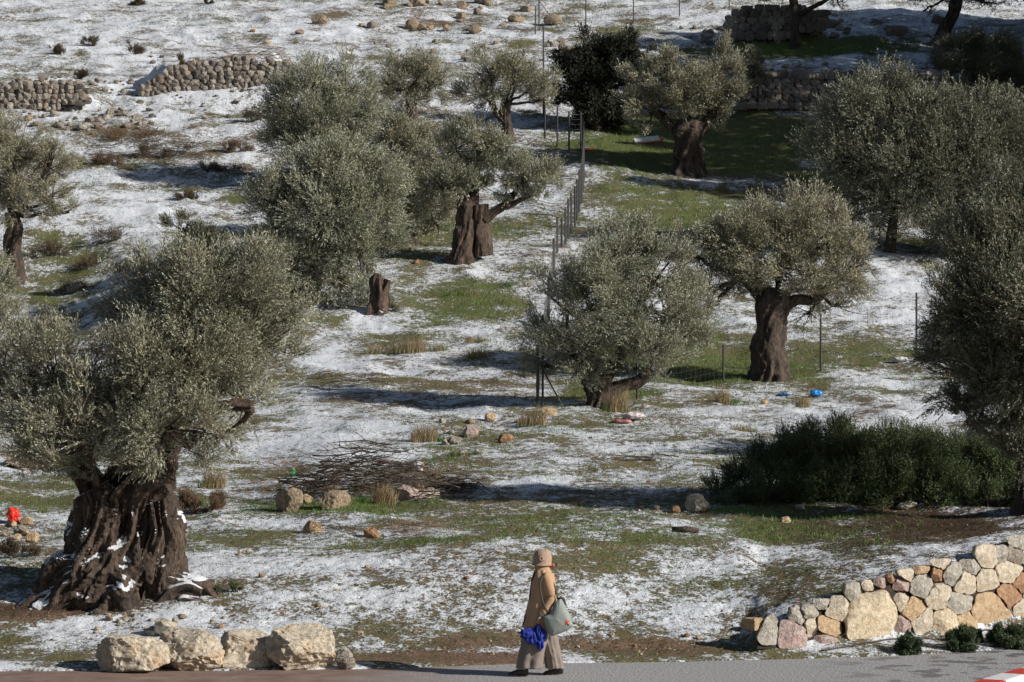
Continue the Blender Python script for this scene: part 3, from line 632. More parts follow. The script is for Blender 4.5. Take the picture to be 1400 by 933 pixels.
for k_, yt in enumerate(np.arange(95.6, 131, 1.9)):  # cypress row invented as an unseen screen, its tops set by the shade line
    xt = 25.5+.5*math.sin(k_*2.1); hb = float(H(xt, yt)); top = float(np.interp(yt, [95, 97, 113, 127, 131], [21.5, 22.3, 28.2, 27.3, 27.0]))+.4*math.sin(k_*3.7)
    rng = np.random.default_rng(700+k_); t = empty('shade_cypress', (xt, yt, hb), 'tall dark cypress of the unseen row added for shade outside the right edge', 'added cypress tree', 'unseen cypress row added for shade'); hh = top-hb
    mb = MB(); tube(mb, [(0, 0, -.2), (0, 0, hh*.4), (0, 0, hh*.9)], [.2, .14, .03], 8); mb.build('trunk', M['bark'], t)
    n = 1500; z = rng.random(n)**.9; rr = 1.45*np.sin(np.clip(z*.93+.1, 0, 1)*math.pi)**.55*rng.uniform(.3, 1, n); a = rng.uniform(0, 6.28, n)
    O = np.stack([rr*np.cos(a), rr*np.sin(a), .5+z*(hh-.9)], -1); D = unit(np.stack([np.cos(a)*.3, np.sin(a)*.3, np.ones(n)], -1)+rng.normal(0, .15, (n, 3)))
    LV, LF, SV, SF = sprigs(rng, O, D, np.full(n, .6), 7, .30, .12, .5, .004); mesh('crown', LV, LF, M['ever'], t)
# ------------------------------------------------------------------ rocks
_ico = {}
def ico(l):
    if l not in _ico:
        bm = bmesh.new(); bmesh.ops.create_icosphere(bm, subdivisions=l, radius=1)
        _ico[l] = (np.array([v.co[:] for v in bm.verts]), np.array([[v.index for v in f.verts] for f in bm.faces])); bm.free()
    return _ico[l]
def rock_shape(rng, size, lvl=4, cuts=12, boxy=.5, rough=.05):
    P, F = ico(lvl); P = P.copy()
    e = 1-.55*boxy; P = np.sign(P)*np.abs(P)**e; P /= np.abs(P).max(0)
    for _ in range(cuts):
        n = unit(rng.normal(size=3)); d = rng.uniform(.52, .93)*np.abs(P@n).max()
        t = P@n-d; P -= np.outer(np.maximum(t, 0), n)
    P /= np.abs(P).max(0)
    s = rng.uniform(0, 50, 3); q = P*1.6+s
    nrm = unit(P)
    P = P+nrm*(rough*1.6*fbm(q[:, 0], q[:, 1], q[:, 2], 1, 3)+rough*.7*(1-2*np.abs(vn(q[:, 0]*4, q[:, 1]*4, q[:, 2]*4, 5)))+rough*.35*vn(q[:, 0]*11, q[:, 1]*11, q[:, 2]*11, 6))[:, None]
    return P*np.array(size)/2, F
M['fieldwall'] = stone_mat('lichened_field_stone', (.22, .19, .16), (.42, .38, .33), (.26, .15, .08), .5, 30, .25, True)
def rock(u, v, w, h, mat, label, seed, name='rock', cat='rock', group=None, lvl=4, boxy=.2, deep=.8, rot=0, tilt=0, cuts=15, rough=.075, bury=.24):
    b = hit(u, v); k = b.y/FPX; rng = np.random.default_rng(seed)
    P, F = rock_shape(rng, (w*k, w*k*deep, h*k*1.12), lvl, cuts, boxy, rough)
    ct, st_ = math.cos(tilt), math.sin(tilt); P = np.stack([P[:, 0]*ct-P[:, 2]*st_, P[:, 1], P[:, 0]*st_+P[:, 2]*ct], -1)
    P *= 1.08; P[:, 2] += h*k*(.54-bury)
    o = mesh(name, P, F, M[mat], smooth=False, loc=b); o.rotation_euler[2] = rot
    tag(o, label, cat, group); return o
R_ = rock
R_(178, 914, 98, 50, 'lime', 'cream boulder at the left end of the row by the road', 1, 'boulder', 'boulder', 'boulders in a row beside the road', 5, .45, .9, cuts=18, rough=.085)
R_(256, 911, 96, 56, 'lime', 'cream boulder with orange lower half, second in the roadside row', 22, 'boulder', 'boulder', 'boulders in a row beside the road', 5, .35, .9, cuts=20, rough=.09)
R_(334, 905, 92, 46, 'lime', 'low flat-topped cream boulder, third in the roadside row', 3, 'boulder', 'boulder', 'boulders in a row beside the road', 5, .55, .9, cuts=18, rough=.08)
R_(416, 909, 98, 60, 'lime', 'tallest cream boulder at the right end of the roadside row', 14, 'boulder', 'boulder', 'boulders in a row beside the road', 5, .35, .9, tilt=.12, cuts=20, rough=.085)
R_(224, 868, 34, 24, 'lime', 'small pale rock lying above the two left boulders', 5, deep=1)
R_(208, 868, 26, 14, 'greyst', 'flat dark rock beside the small pale rock above the boulders', 6)
R_(468, 902, 24, 20, 'greyst', 'pale grey rock on top of the little heap right of the boulders', 7)
R_(472, 914, 26, 18, 'field', 'dark brown rock at the foot of the heap right of the boulders', 8)
R_(446, 906, 18, 20, 'field', 'brown rock leaning on the tallest boulder', 9)
R_(396, 699, 34, 34, 'fieldw', 'upright tan stone block in front of the brush pile', 10, boxy=.8)
R_(457, 694, 40, 26, 'fieldw', 'tan rock half covered by the brush pile', 111, boxy=.6)
R_(420, 688, 16, 14, 'ochre', 'small orange rock beside the upright tan block', 12)
R_(560, 682, 40, 22, 'pink', 'pinkish angular rock at the right of the brush pile', 13)
R_(586, 682, 36, 18, 'lime', 'pale rock at the right end of the brush pile', 14)
R_(430, 728, 30, 18, 'ochre', 'rounded tan rock beside the bare twig, lower left of centre', 15)
R_(508, 735, 22, 16, 'rust', 'bright orange angular rock on the snow, left of centre', 16)
R_(955, 699, 34, 26, 'greyst', 'pitted whitish rock left of the rosemary hedge', 17, rough=.14)
R_(752, 568, 22, 12, 'ochre', 'orange rock beside the fence corner post', 18)
R_(644, 598, 24, 18, 'pink', 'pale pinkish rock in the rubble above the brush pile', 19)
R_(690, 606, 22, 14, 'rust', 'reddish rock right of the pale pinkish rubble rock', 20)
R_(620, 608, 20, 12, 'field', 'dark rock left of the pale pinkish rubble rock', 21)
R_(437, 33, 20, 14, 'fieldw', 'brown boulder casting a shadow on the top slope', 22)
R_(411, 47, 14, 7, 'fieldw', 'low brown rock just left and below the shadowed top boulder', 23)
R_(364, 60, 14, 6, 'ochre', 'orange-brown rock alone on the snow above the middle wall', 24)
R_(757, 33, 26, 14, 'fieldw', 'tan boulder beside the brace of the top corner post', 25)
R_(704, 30, 18, 10, 'fieldw', 'tan rock left of the top corner post', 26)
R_(346, 44, 9, 5, 'ochre', 'tiny pale rock on the upper snow slope', 27)
R_(50, 40, 1, 1, 'field', '', 1) if False else None
R_(1222, 48, 36, 18, 'field', 'large dark pointed rock on the top right snow', 28)
R_(1137, 38, 24, 14, 'field', 'dark rock beside the ruined wall at the top', 29)
R_(1284, 33, 20, 16, 'field', 'dark rock left of the leaning trunk at the top right', 30)
R_(1063, 60, 10, 14, 'fieldw', 'small tan stone standing at the foot of the dark top tree', 31)
R_(569, 362, 9, 7, 'rust', 'orange rock on the green patch above the stump', 32)
R_(1240, 695, 30, 10, 'greyst', 'flat grey stone at the foot of the rosemary hedge', 33)
R_(1074, 715, 14, 9, 'ochre', 'small tan rock on the grass below the hedge', 34)
R_(1375, 688, 12, 9, 'pink', 'pink stone beside the trunk at the right edge', 36)
R_(45, 742, 18, 16, 'ochre', 'tan rock below the red bag on the left', 37)
R_(1095, 696, 14, 8, 'lime', 'pale small stone at the hedge foot, left part', 38)
R_(1338, 697, 22, 8, 'lime', 'pale flat stone under the right end of the hedge', 39) if False else None
R_(1026, 858, 24, 14, 'ochre', 'flat tan slab lying left of the near stone wall', 40)
R_(1046, 552, 12, 7, 'ochre', 'orange rock on the snow below the straight-trunked olive', 41)
R_(102, 398, 30, 14, 'field', 'dark rock in the green bank at the left', 42)
R_(30, 640, 60, 26, 'fieldw', 'brown rock outcrop at the left edge under the big olive crown', 43, boxy=.2, rough=.12)
EXTRA = MB()
def scatter(n, u0, u1, v0, v1, w0, w1, mats, label, group, seed, name='stone', lvl=2, stuff=False):
    rng = np.random.default_rng(seed)
    for i in range(n):
        w = w0+(w1-w0)*rng.random()**1.8
        if stuff:
            b = hit(rng.uniform(u0, u1), rng.uniform(v0, v1)); k = b.y/FPX; P, F = rock_shape(rng, (w*k*1.1, w*k, w*k*rng.uniform(.55, .9)), 2, 8, .3, .06); EXTRA.add(P+np.array(b)+np.array([0, 0, w*k*.2]), F); continue
        rock(rng.uniform(u0, u1), rng.uniform(v0, v1), w, w*rng.uniform(.5, .8), mats[rng.integers(len(mats))], label, seed*100+i, name, 'stone', group, 3 if w > 9 else lvl, .0, .9, rng.uniform(0, 3), cuts=8)
FW = ['field', 'fieldw', 'field', 'greyst']
scatter(42, 25, 190, 152, 180, 5, 15, FW, 'loose brown stone in the rubble below the left terrace wall', 'rubble below the left terrace wall', 51)
scatter(46, 125, 390, 120, 172, 4, 11, FW, 'loose stone on the snow between the two upper left walls', 'stones between the upper left walls', 52, stuff=True)
scatter(30, 490, 720, 4, 46, 7, 22, ['fieldw', 'fieldw', 'field'], 'tan stone in the rocky band at the top centre', 'rocky band at the top centre', 53)
scatter(26, 745, 900, 58, 80, 7, 20, FW, 'dark stone in the shaded rubble below the top fence', 'shaded rubble below the top fence', 54)
scatter(20, 470, 690, 58, 95, 5, 12, FW, 'stone in the sparse rubble behind the small upper olives', 'rubble behind the small upper olives', 55)
scatter(24, 130, 340, 832, 862, 4, 12, ['ochre', 'rust', 'fieldw', 'greyst'], 'small brown stone on the snow between the big trunk and the boulders', 'small stones below the big trunk', 56)
scatter(10, 0, 48, 716, 742, 7, 20, ['ochre', 'fieldw', 'field'], 'tan stone in the little pile below the red bag', 'stone pile below the red bag', 57)
scatter(16, 595, 700, 572, 612, 5, 15, ['pink', 'ochre', 'fieldw', 'greyst'], 'stone in the rubble patch above the brush pile', 'rubble patch above the brush pile', 58)
scatter(14, 780, 930, 676, 708, 5, 14, ['rust', 'greyst', 'fieldw', 'pink'], 'stone on the snowy ledge left of the pitted whitish rock', 'stones on the ledge left of the hedge', 59)
scatter(16, 1040, 1280, 770, 850, 4, 10, ['rust', 'ochre', 'field'], 'small stone on the grassy bank above the near wall', 'stones on the bank above the near wall', 60)
scatter(18, 560, 960, 865, 897, 4, 9, ['ochre', 'rust', 'lime'], 'small stone on the muddy verge behind the walking person', 'stones on the muddy verge', 61)
scatter(16, 330, 700, 742, 850, 4, 10, ['rust', 'ochre'], 'small orange stone on the open snow left of the walking person', 'orange stones on the open snow', 62)
scatter(14, 960, 1130, 88, 100, 6, 16, FW, 'dark stone along the upper edge of the right terrace wall', 'stones along the right terrace edge', 63)
scatter(12, 1000, 1180, 828, 880, 6, 13, ['ochre', 'pink', 'greyst'], 'loose stone beside the left end of the near wall', 'loose stones at the wall end', 64) if False else None
scatter(34, 100, 215, 112, 132, 4, 10, FW, 'tumbled stone between the ends of the two upper left walls', 'tumbled stones between the left walls', 66, stuff=True)
scatter(30, 200, 400, 78, 92, 4, 9, FW, 'stone along the upper edge of the middle left wall', 'stones along the middle left wall top', 67, stuff=True)
scatter(30, -5, 120, 106, 118, 4, 9, FW, 'stone along the upper edge of the left edge wall', 'stones along the left edge wall top', 68, stuff=True)
scatter(20, 1090, 1160, 20, 56, 6, 16, FW, 'dark stone tumbled from the right end of the ruined wall', 'tumbled stones of the ruined wall', 69)
scatter(18, 930, 1000, 36, 62, 8, 20, FW, 'dark stone in the shaded heap left of the ruined wall', 'shaded heap left of the ruined wall', 65)
o = EXTRA.build('rubble', M['fieldwall'], None, False); tag(o, 'small loose stones along and between the upper left terrace walls', 'rubble', kind='stuff')
# ------------------------------------------------------------------ stone walls
def cells(st, inset=.975, lim=1.22, nth=72):
    C = np.array([[s[0], s[1]] for s in st], float); R = np.array([[s[2], s[3]] for s in st], float)/2
    th = np.linspace(0, 2*np.pi, nth, endpoint=False); d = np.stack([np.cos(th), np.sin(th)], -1)
    def rad(i, dd, p=3.2): return 1/((np.abs(dd[..., 0])/R[i, 0])**p+(np.abs(dd[..., 1])/R[i, 1])**p)**(1/p)
    out = []
    for i in range(len(st)):
        r = rad(i, d)*lim
        for j in range(len(st)):
            if i == j: continue
            v = C[j]-C[i]; L = np.linalg.norm(v)
            if L > (R[i].max()+R[j].max())*1.5: continue
            e = v/L; ri, rj = rad(i, e), rad(j, -e); t = L*ri/(ri+rj)
            c = d@e; r = np.where(c > 1e-3, np.minimum(r, t/np.maximum(c, 1e-3)), r)
        out.append((th, r*inset))
    return C, out
def wall_stone(rng, c, th, r, to3, bul, px, nrg=9, rough=1.0):
    """pillow of stone over its cell: to3(u,v,out) gives the point of the wall face"""
    nth = len(th); rho = np.array([1.0, 1.0, .985, .95, .88, .76, .62, .47, .32, .16])[:, None]
    out = np.array([-.9, -.2, .35, .68, .88, .97, 1.0, 1.0, 1.0, 1.0])[:, None]
    k = np.kaiser(5, 2) if nth > 40 else np.array([0, .15, .7, .15, 0]); k /= k.sum(); rp = np.concatenate([r[-2:], r, r[:2]]); r = np.convolve(rp, k, 'valid')
    jag = 1+.06*rough*vn(np.cos(th)*4+c[0], np.sin(th)*4+c[1], 0, 3)
    U = c[0]+rho*np.cos(th)[None]*(r*jag)[None]; Vv = c[1]+rho*np.sin(th)[None]*(r*jag)[None]
    s = rng.uniform(0, 99); n = fbm(U/px*3+s, Vv/px*3, s, 8, 4)*.5+.28*(1-2*np.abs(vn(U/px*7+s, Vv/px*7, s, 4)))
    U = U+.05*px*vn(U/px*5+s, Vv/px*5, 1.5, 9)*(rho > .2); Vv = Vv+.05*px*vn(U/px*5+s, Vv/px*5, 7.5, 11)*(rho > .2)
    tl = rng.normal(0, .3, 2); tilt = tl[0]*np.cos(th)[None]*rho+tl[1]*np.sin(th)[None]*rho
    def face(Uq, Vq, o_, n_, t_):
        q = o_+(n_*.62+t_)*np.clip(o_+.3, 0, 1)*rough
        for (px_, py_, pd) in pl: q = np.minimum(q, pd-(px_*(Uq-c[0])+py_*(Vq-c[1]))/px)
        return bul*q
    pl = [(math.cos(a_)*g_*2, math.sin(a_)*g_*2, rng.uniform(.75, 1.15)) for a_, g_ in zip(rng.uniform(0, 6.28, 5), rng.uniform(.3, 1.1, 5))]
    O = face(U, Vv, out, n, tilt)
    V = np.stack([to3(U[i, j], Vv[i, j], O[i, j]) for i in range(len(rho)) for j in range(nth)])
    cc = to3(c[0], c[1], float(O[-1].mean()))
    m = len(rho); n_ = nth; i = np.arange(m-1)[:, None]*n_; j = np.arange(n_)[None]; k2 = (j+1) % n_
    Q = np.stack([i+j, i+n_+j, i+n_+k2, i+k2], -1).reshape(-1, 4); j = np.arange(n_)
    T = np.stack([(m-1)*n_+j, np.full(n_, m*n_), (m-1)*n_+(j+1) % n_], -1)
    return np.concatenate([V, [cc]]), Q, T
def near_to3(u, v, o):
    vb = float(np.interp(u, WALLU, WB)); vt = float(np.interp(u, WALLU, WT)); zb = (CAMH-.12)*FPX/(vb-V0)
    f = np.clip((vb-v)/max(vb-vt, 8), -.3, 1.25); y = zb-.12+.30*f-o
    yy_ = zb-.12+.30*f; x = (u-U0)/FPX*yy_; z = hz(yy_, v); return np.array([x, y, z])
NS = [(75,480,100,50,'ochre'),(145,512,98,115,'greyst'),(268,520,145,140,'pink'),(420,548,150,46,'pink'),(446,486,122,84,'ochre'),(352,492,66,95,'lime'),(290,446,78,90,'greyst'),(345,422,92,62,'greyst'),
 (410,382,115,42,'greyst'),(476,412,138,112,'lime'),(645,432,262,262,'lime2'),(568,322,82,78,'greyst'),(632,296,52,50,'lime'),(698,278,62,42,'pink'),(750,256,42,36,'rust'),(800,372,58,115,'lime'),(802,288,82,64,'pink'),
 (830,238,105,50,'lime'),(890,216,110,34,'ochre'),(895,292,124,104,'greyst'),(976,240,56,62,'rust'),(856,408,116,128,'ochre'),(802,488,80,98,'pink'),(902,462,112,122,'lime'),(980,340,124,132,'lime'),(1012,466,132,116,'lime2'),
 (1000,186,110,42,'lime'),(1050,236,114,104,'greyst'),(1110,276,124,112,'lime'),(1088,376,138,98,'greyst'),(1117,466,92,82,'ochre'),(1142,200,102,62,'greyst'),(1220,150,114,104,'lime'),(1292,138,62,72,'greyst'),
 (1220,266,118,112,'lime'),(1240,404,206,190,'ochre'),(1326,226,134,114,'lime'),(1322,340,112,126,'rust'),(1355,142,78,82,'field'),(1378,80,86,62,'greyst'),(1385,272,84,96,'rust'),(1388,408,84,130,'lime'),
 (1460,360,110,120,'lime'),(1470,460,130,80,'ochre'),(1455,240,110,110,'lime'),(1440,150,90,80,'greyst'),(1470,80,100,70,'lime'),(1580,410,130,140,'lime'),(1570,280,120,120,'ochre'),(1560,170,120,100,'greyst'),(1700,380,130,150,'lime'),(1690,240,130,130,'greyst'),(1600,80,120,80,'lime'),(1690,110,90,110,'ochre')]
M['lime2'] = stone_mat('warm_cream_limestone', (.56, .46, .32), (.76, .68, .52), (.58, .36, .16), .5)
st = [(1010+a/3.59, 720+b/3.59, c/3.59, d/3.59, m) for a, b, c, d, m in NS]
w0 = near_to3(1200, 860, 0)
wt = empty('retaining_wall', (float(w0[0]), float(w0[1]), 0), 'dry retaining wall of big cream and orange stones rising to the right beside the road', 'stone wall')
ofs = np.array(wt.location[:])
C_, cl_ = cells(st, .975, 1.3)
rng = np.random.default_rng(5)
for s, c, (th, r) in zip(st, C_, cl_):
    px = min(s[2], s[3]); V, Q, T = wall_stone(rng, c, th, r, near_to3, .075+.0016*px, max(px, 10))
    cen = V.mean(0); mesh('stone', V-cen, [Q, T], M[s[4]], wt, True, cen-ofs)
uu = np.linspace(1036, 1470, 60); mb = MB(); V = []
for u in uu:
    vb = float(np.interp(u, WALLU, WB)); vt = float(np.interp(u, WALLU, WT))
    for f in (-.1, .55, .86): V.append(near_to3(u, vb+(vt-vb)*f, -.06)-ofs)
    p = near_to3(u, vb+(vt-vb)*.86, -.06)-ofs; p[1] += .35; V.append(p)
k = np.arange(59)[:, None]*4+np.arange(3)[None]; k = k.ravel()
mesh('core', np.array(V), np.stack([k, k+4, k+5, k+1], -1), M['dark'], wt)
def far_wall(label, u0, u1, top, bot, y0, sz, seed, mats='field', lean=.3):
    """a terrace wall of small stones; top and bot are (u, v) lists"""
    rng = np.random.default_rng(seed); tu, tv = zip(*top); bu, bv = zip(*bot); st = []
    v = max(bv)+2; row = 0
    while v > min(tv)-2:
        h = sz*rng.uniform(.6, 1.2); u = u0+rng.uniform(-.5, .5)*sz
        while u < u1:
            w = sz*rng.uniform(.55, 2.1); cu, cv = u+w/2, v-h/2+rng.normal(0, sz*.13)
            if np.interp(cu, tu, tv)-sz*.3+rng.normal(0, sz*.15) < cv < np.interp(cu, bu, bv)+1: st.append((cu, cv, w, h))
            u += w
        v -= h*.98
    def to3(u, v, o):
        y = y0-.25+.006*(np.interp(u, bu, bv)-v)-o; yr = y+o; return np.array([(u-U0)/FPX*yr, y, hz(yr, v)])
    cu = (u0+u1)/2; b = to3(cu, np.interp(cu, bu, bv), 0); t = empty('dry_stone_wall', b, label, 'stone wall', 'terrace walls on the hillside')
    C, cl = cells(st, .985, 1.6, 26); mb = MB()
    for c, (th, r) in zip(C, cl):
        V, Q, T = wall_stone(rng, c, th, r, to3, rng.uniform(.05, .12), sz, rough=.9); mb.add(V-b, Q, T)
    mb.build('stonework', M[mats], t, False)
    V = []; us = np.linspace(u0+2, u1-2, 40)
    for u in us:
        for f in (-.1, .9):
            q = to3(u, np.interp(u, bu, bv)*(1-f)+np.interp(u, tu, tv)*f, -.1)-b; V.append(q)
        q = q.copy(); q[1] += .6; V.append(q)
    k = (np.arange(39)[:, None]*3+np.arange(2)[None]).ravel(); mesh('core', np.array(V), np.stack([k, k+3, k+4, k+1], -1), M['dark'], t)
far_wall('dry stone terrace wall at the left edge above the rubble', -60, 120, [(-60, 116), (0, 117), (40, 111), (90, 109), (120, 122)], [(-60, 152), (0, 150), (60, 147), (120, 140)], 116, 7.5, 71, 'fieldwall')
far_wall('dry stone terrace wall rising to a brushy top behind the tallest left-centre olive', 194, 398, [(194, 120), (215, 106), (240, 94), (270, 86), (330, 82), (398, 88)], [(194, 131), (260, 129), (300, 124), (340, 117), (398, 108)], 117.5, 7.5, 72, 'fieldwall')
far_wall('shaded dry stone terrace wall between the upper lawn and the snow terrace', 1012, 1290, [(1012, 108), (1060, 104), (1150, 102), (1290, 100)], [(1012, 146), (1150, 145), (1290, 152)], 115, 7.5, 73, 'fieldwall')
far_wall('ruined shaded wall of larger blocks at the top beside the dark tree', 992, 1120, [(992, 30), (1010, 14), (1060, 10), (1100, 12), (1120, 22)], [(992, 50), (1060, 50), (1120, 40)], 127, 9, 74, 'fieldwall')
# ------------------------------------------------------------------ shrubs, hedge, tufts
def shrub(name, u, v, cl, label, mat, n, seed, cat='shrub', group=None, nl=8, ll=.03, lw=.01, L=.12, up=.8, stems=5, fill=.4, rc=.35, spread=.7, subs=1.4):
    b = hit(u, v); k = b.y/FPX; rng = np.random.default_rng(seed); t = empty(name, b, label, cat, group)
    cs = []
    for c in cl:
        r = c[2]*k; h = c[3]*k; x = (c[0]-u)*k; dz = c[4] if len(c) > 4 else 0
        cs.append((np.array([x, dz, (v-c[1])*k]), (r, r*.9 if len(c) < 6 else c[5], h), c[2]*c[3], 0))
    LV, LF, SV, SF, sb = crown(rng, cs, n, L, nl, ll, lw, up, subs, spread, fill, rc, .0015)
    mb = MB()
    for (c, scs, size) in sb:
        for s_ in scs[:max(3, stems)]:
            root = np.array([c[0]+rng.normal(0, .1*abs(c[2])+.01), c[1], -.03]); tube(mb, bez(root, s_, rng.normal(0, .02, 3), 5), np.linspace(.012, .003, 5), 4, False)
    mesh('foliage', LV, LF, M[mat], t); mb2 = MB(); mb2.add(SV, SF); mb2.build('twigs', M['twig'], t); mb.build('stems', M['bark'], t)
    return t
hp = []
rng = np.random.default_rng(8)
for u in range(990, 1480, 26):
    top = np.interp(u, [980, 1010, 1050, 1090, 1150, 1230, 1300, 1400, 1480], [672, 636, 606, 584, 572, 580, 590, 592, 600]); base = np.interp(u, [980, 1480], [694, 684])
    hh = base-top
    for q, dz in ((.14, -.62), (.36, -.5), (.62, -.12), (.84, .5)):
        if q > .5 and hh < 30: continue
        hp.append((u+rng.uniform(-8, 8), base-hh*q+hh*.1*(q > .8), max(22, hh*.30), max(12, hh*.21), dz+.6, .5))
shrub('rosemary_hedge', 1200, 690, hp, 'long dense dark green rosemary hedge above the near wall, right side', 'rose', 32000, 81, 'hedge', None, 12, .042, .013, .15, .8, 3, .5, .42, .5, 1.6)
for i, (u, v, w, h, l) in enumerate([(1241, 893, 24, 26, 'round dark cushion shrub, farthest left of those by the kerb'), (1313, 889, 24, 30, 'dark cushion shrub in front of the middle pair by the kerb'), (1331, 878, 14, 20, 'small cushion shrub tucked behind the middle pair by the kerb'),
      (1374, 880, 26, 26, 'wide cushion shrub at the back of the right-hand pair by the kerb'), (1383, 890, 17, 20, 'cushion shrub at the front of the right-hand pair by the kerb')]):
    shrub('cushion_shrub', u, v, [(u, v-h*.42, w*.95, h*.56, 0), (u-w*.35, v-h*.35, w*.55, h*.4, -.03), (u+w*.35, v-h*.35, w*.55, h*.4, .03)], l, 'boxl', 4200, 90+i, 'shrub', 'cushion shrubs planted along the kerb', 9, .022, .010, .04, .2, 4, .6, .45, .8, 5.0)
shrub('heath_shrub', 268, 703, [(268, 686, 30, 17, 0), (245, 690, 20, 13, 0), (290, 692, 16, 10, 0)], 'reddish brown heath shrub right of the big gnarled trunk', 'heath', 1700, 96, ll=.03, lw=.01, L=.12)
shrub('heath_shrub', 28, 762, [(22, 752, 34, 10, 0), (50, 755, 14, 7, 0)], 'flat brown thorny shrub at the left edge under the stones', 'darkbush', 800, 97)
for i, (u, v, w, h, l) in enumerate([(76, 75, 14, 13, 'round dark bush on the top left slope, lower left of its trio'), (121, 64, 14, 14, 'round dark bush on the top left slope, middle of its trio'), (184, 74, 15, 18, 'dark bush with green foot, rightmost of the top left trio'),
      (187, 8, 13, 12, 'dark bush at the very top edge, left part'), (283, 6, 10, 8, 'tan bush at the very top edge, right of the dark one'), (247, 98, 14, 16, 'dark rounded bush sitting on the rising terrace wall'), (109, 108, 11, 11, 'dark bush on top of the left edge terrace wall'),
      (338, 168, 20, 24, 'green-footed bush on the snow left of the tallest left-centre olive'), (100, 400, 34, 14, 'dark scrub added as shade on the left bank, lowest one'), (150, 330, 40, 14, 'dark scrub added as shade on the left bank, nearest the path'), (70, 350, 36, 16, 'dark scrub added as shade on the left bank beside the crooked trunk'), (120, 368, 40, 12, 'dark scrub added as shade in the middle of the left bank'), (185, 372, 34, 12, 'dark scrub added as shade on the left bank just behind the big crown')]):  # the scrub clumps are added to darken the shaded left bank
    shrub('thorn_bush', u, v, [(u, v-h*.45, w*.8, h*.55, 0), (u+w*.3, v-h*.3, w*.5, h*.35, .1)], l, 'darkbush', 420, 100+i, 'bush', 'bushes on the upper slope', 7, .06, .02, .18, .5, 5)
for i, (u, v, w, h, l) in enumerate([(150, 226, 34, 16, 'long brown bramble patch, left half, above the pale path'), (222, 218, 44, 24, 'long brown bramble patch, right half, above the pale path'), (325, 208, 26, 20, 'dark bramble clump left of the wide pale olive crown'),
      (300, 236, 34, 9, 'low reddish bramble strip beside the pale path'), (355, 256, 14, 10, 'small brown bush right of the low bramble strip'), (256, 272, 18, 7, 'tiny dry bush on the pale path'), (180, 190, 60, 12, 'flat bramble patch under the rubble stones')]):
    shrub('bramble', u, v, [(u-w*.4, v-h*.4, w*.5, h*.5, 0), (u+w*.3, v-h*.42, w*.6, h*.55, .2)], l, 'heath' if i % 2 == 0 else 'darkbush', 700, 120+i, 'bramble', 'bramble patches above the path', 6, .06, .018, .24, .5, 6)
shrub('sapling', 545, 425, [(536, 414, 12, 10, 0), (528, 418, 10, 6, -.1)], 'small green shrub growing against the old stump', 'leafd', 350, 131, ll=.05, lw=.014, L=.16)
shrub('dwarf_shrub', 300, 812, [(294, 804, 10, 8, 0)], 'small dark woody clump on the snow by the roots of the big trunk', 'boxl', 220, 132, L=.06, ll=.02)
shrub('dwarf_shrub', 322, 810, [(321, 804, 7, 6, 0)], 'tiny dark woody clump farthest right of the big trunk', 'boxl', 160, 133, L=.06, ll=.02)
def blades(rng, O, h, w, lean, seg=3):
    n = len(O); d = unit(np.concatenate([rng.normal(size=(n, 2)), np.zeros((n, 1))], 1)); ln = lean*rng.uniform(.2, 1.3, (n, 1)); h = h[:, None]
    wv = np.stack([-d[:, 1], d[:, 0], np.zeros(n)], -1)*.3+np.array([1, 0, 0])*.7; wv = unit(wv)*w/2
    V = []
    for k in range(seg):
        t = k/seg; c = O+d*ln*h*t*t+np.array([0, 0, 1])*h*t*(1-.25*ln*t); V += [c-wv*(1-t*.6), c+wv*(1-t*.6)]
    V.append(O+d*ln*h+np.array([0, 0, 1])*h*(1-.25*ln)); V = np.stack(V, 1); m = 2*seg+1
    b = (np.arange(n)*m)[:, None]
    Q = np.concatenate([b+np.array([2*k, 2*k+1, 2*k+3, 2*k+2]) for k in range(seg-1)]); T = b+np.array([2*seg-2, 2*seg-1, 2*seg])
    return V.reshape(-1, 3), Q, T
def tuft(u, v, w, h, label, seed, n=260, mat='dry', lean=.6, green=.25):
    b = hit(u, v); k = b.y/FPX; rng = np.random.default_rng(seed); r = w*k/2
    t = empty('grass_tuft', b, label, 'grass tuft', 'dry grass tufts on the slope')
    for nm, m_, cnt, hh in (('dry_blades', 'dry', int(n*(1-green)), 1.0), ('green_blades', 'grass', int(n*green), .45)):
        a = rng.uniform(0, 6.28, cnt); q = rng.random(cnt)**.75*r; nc_ = max(int(w/14), 1); cx_ = rng.uniform(-.7, .7, nc_)*r*(nc_ > 1); cs_ = rng.uniform(.5, 1, nc_); ci = rng.integers(nc_, size=cnt); q = q/(1 if nc_ == 1 else nc_**.6)
        O = np.stack([q*np.cos(a)*.8+cx_[ci], q*np.sin(a)*.6, np.full(cnt, -.02)], -1)
        V, Q, T = blades(rng, O, h*k*hh*rng.uniform(.3, 1.15, cnt)*cs_[ci], .004+.00010*b.y, lean*rng.uniform(.4, 1.6, (cnt, 1)))
        mesh(nm, V, [Q, T], M[m_], t)
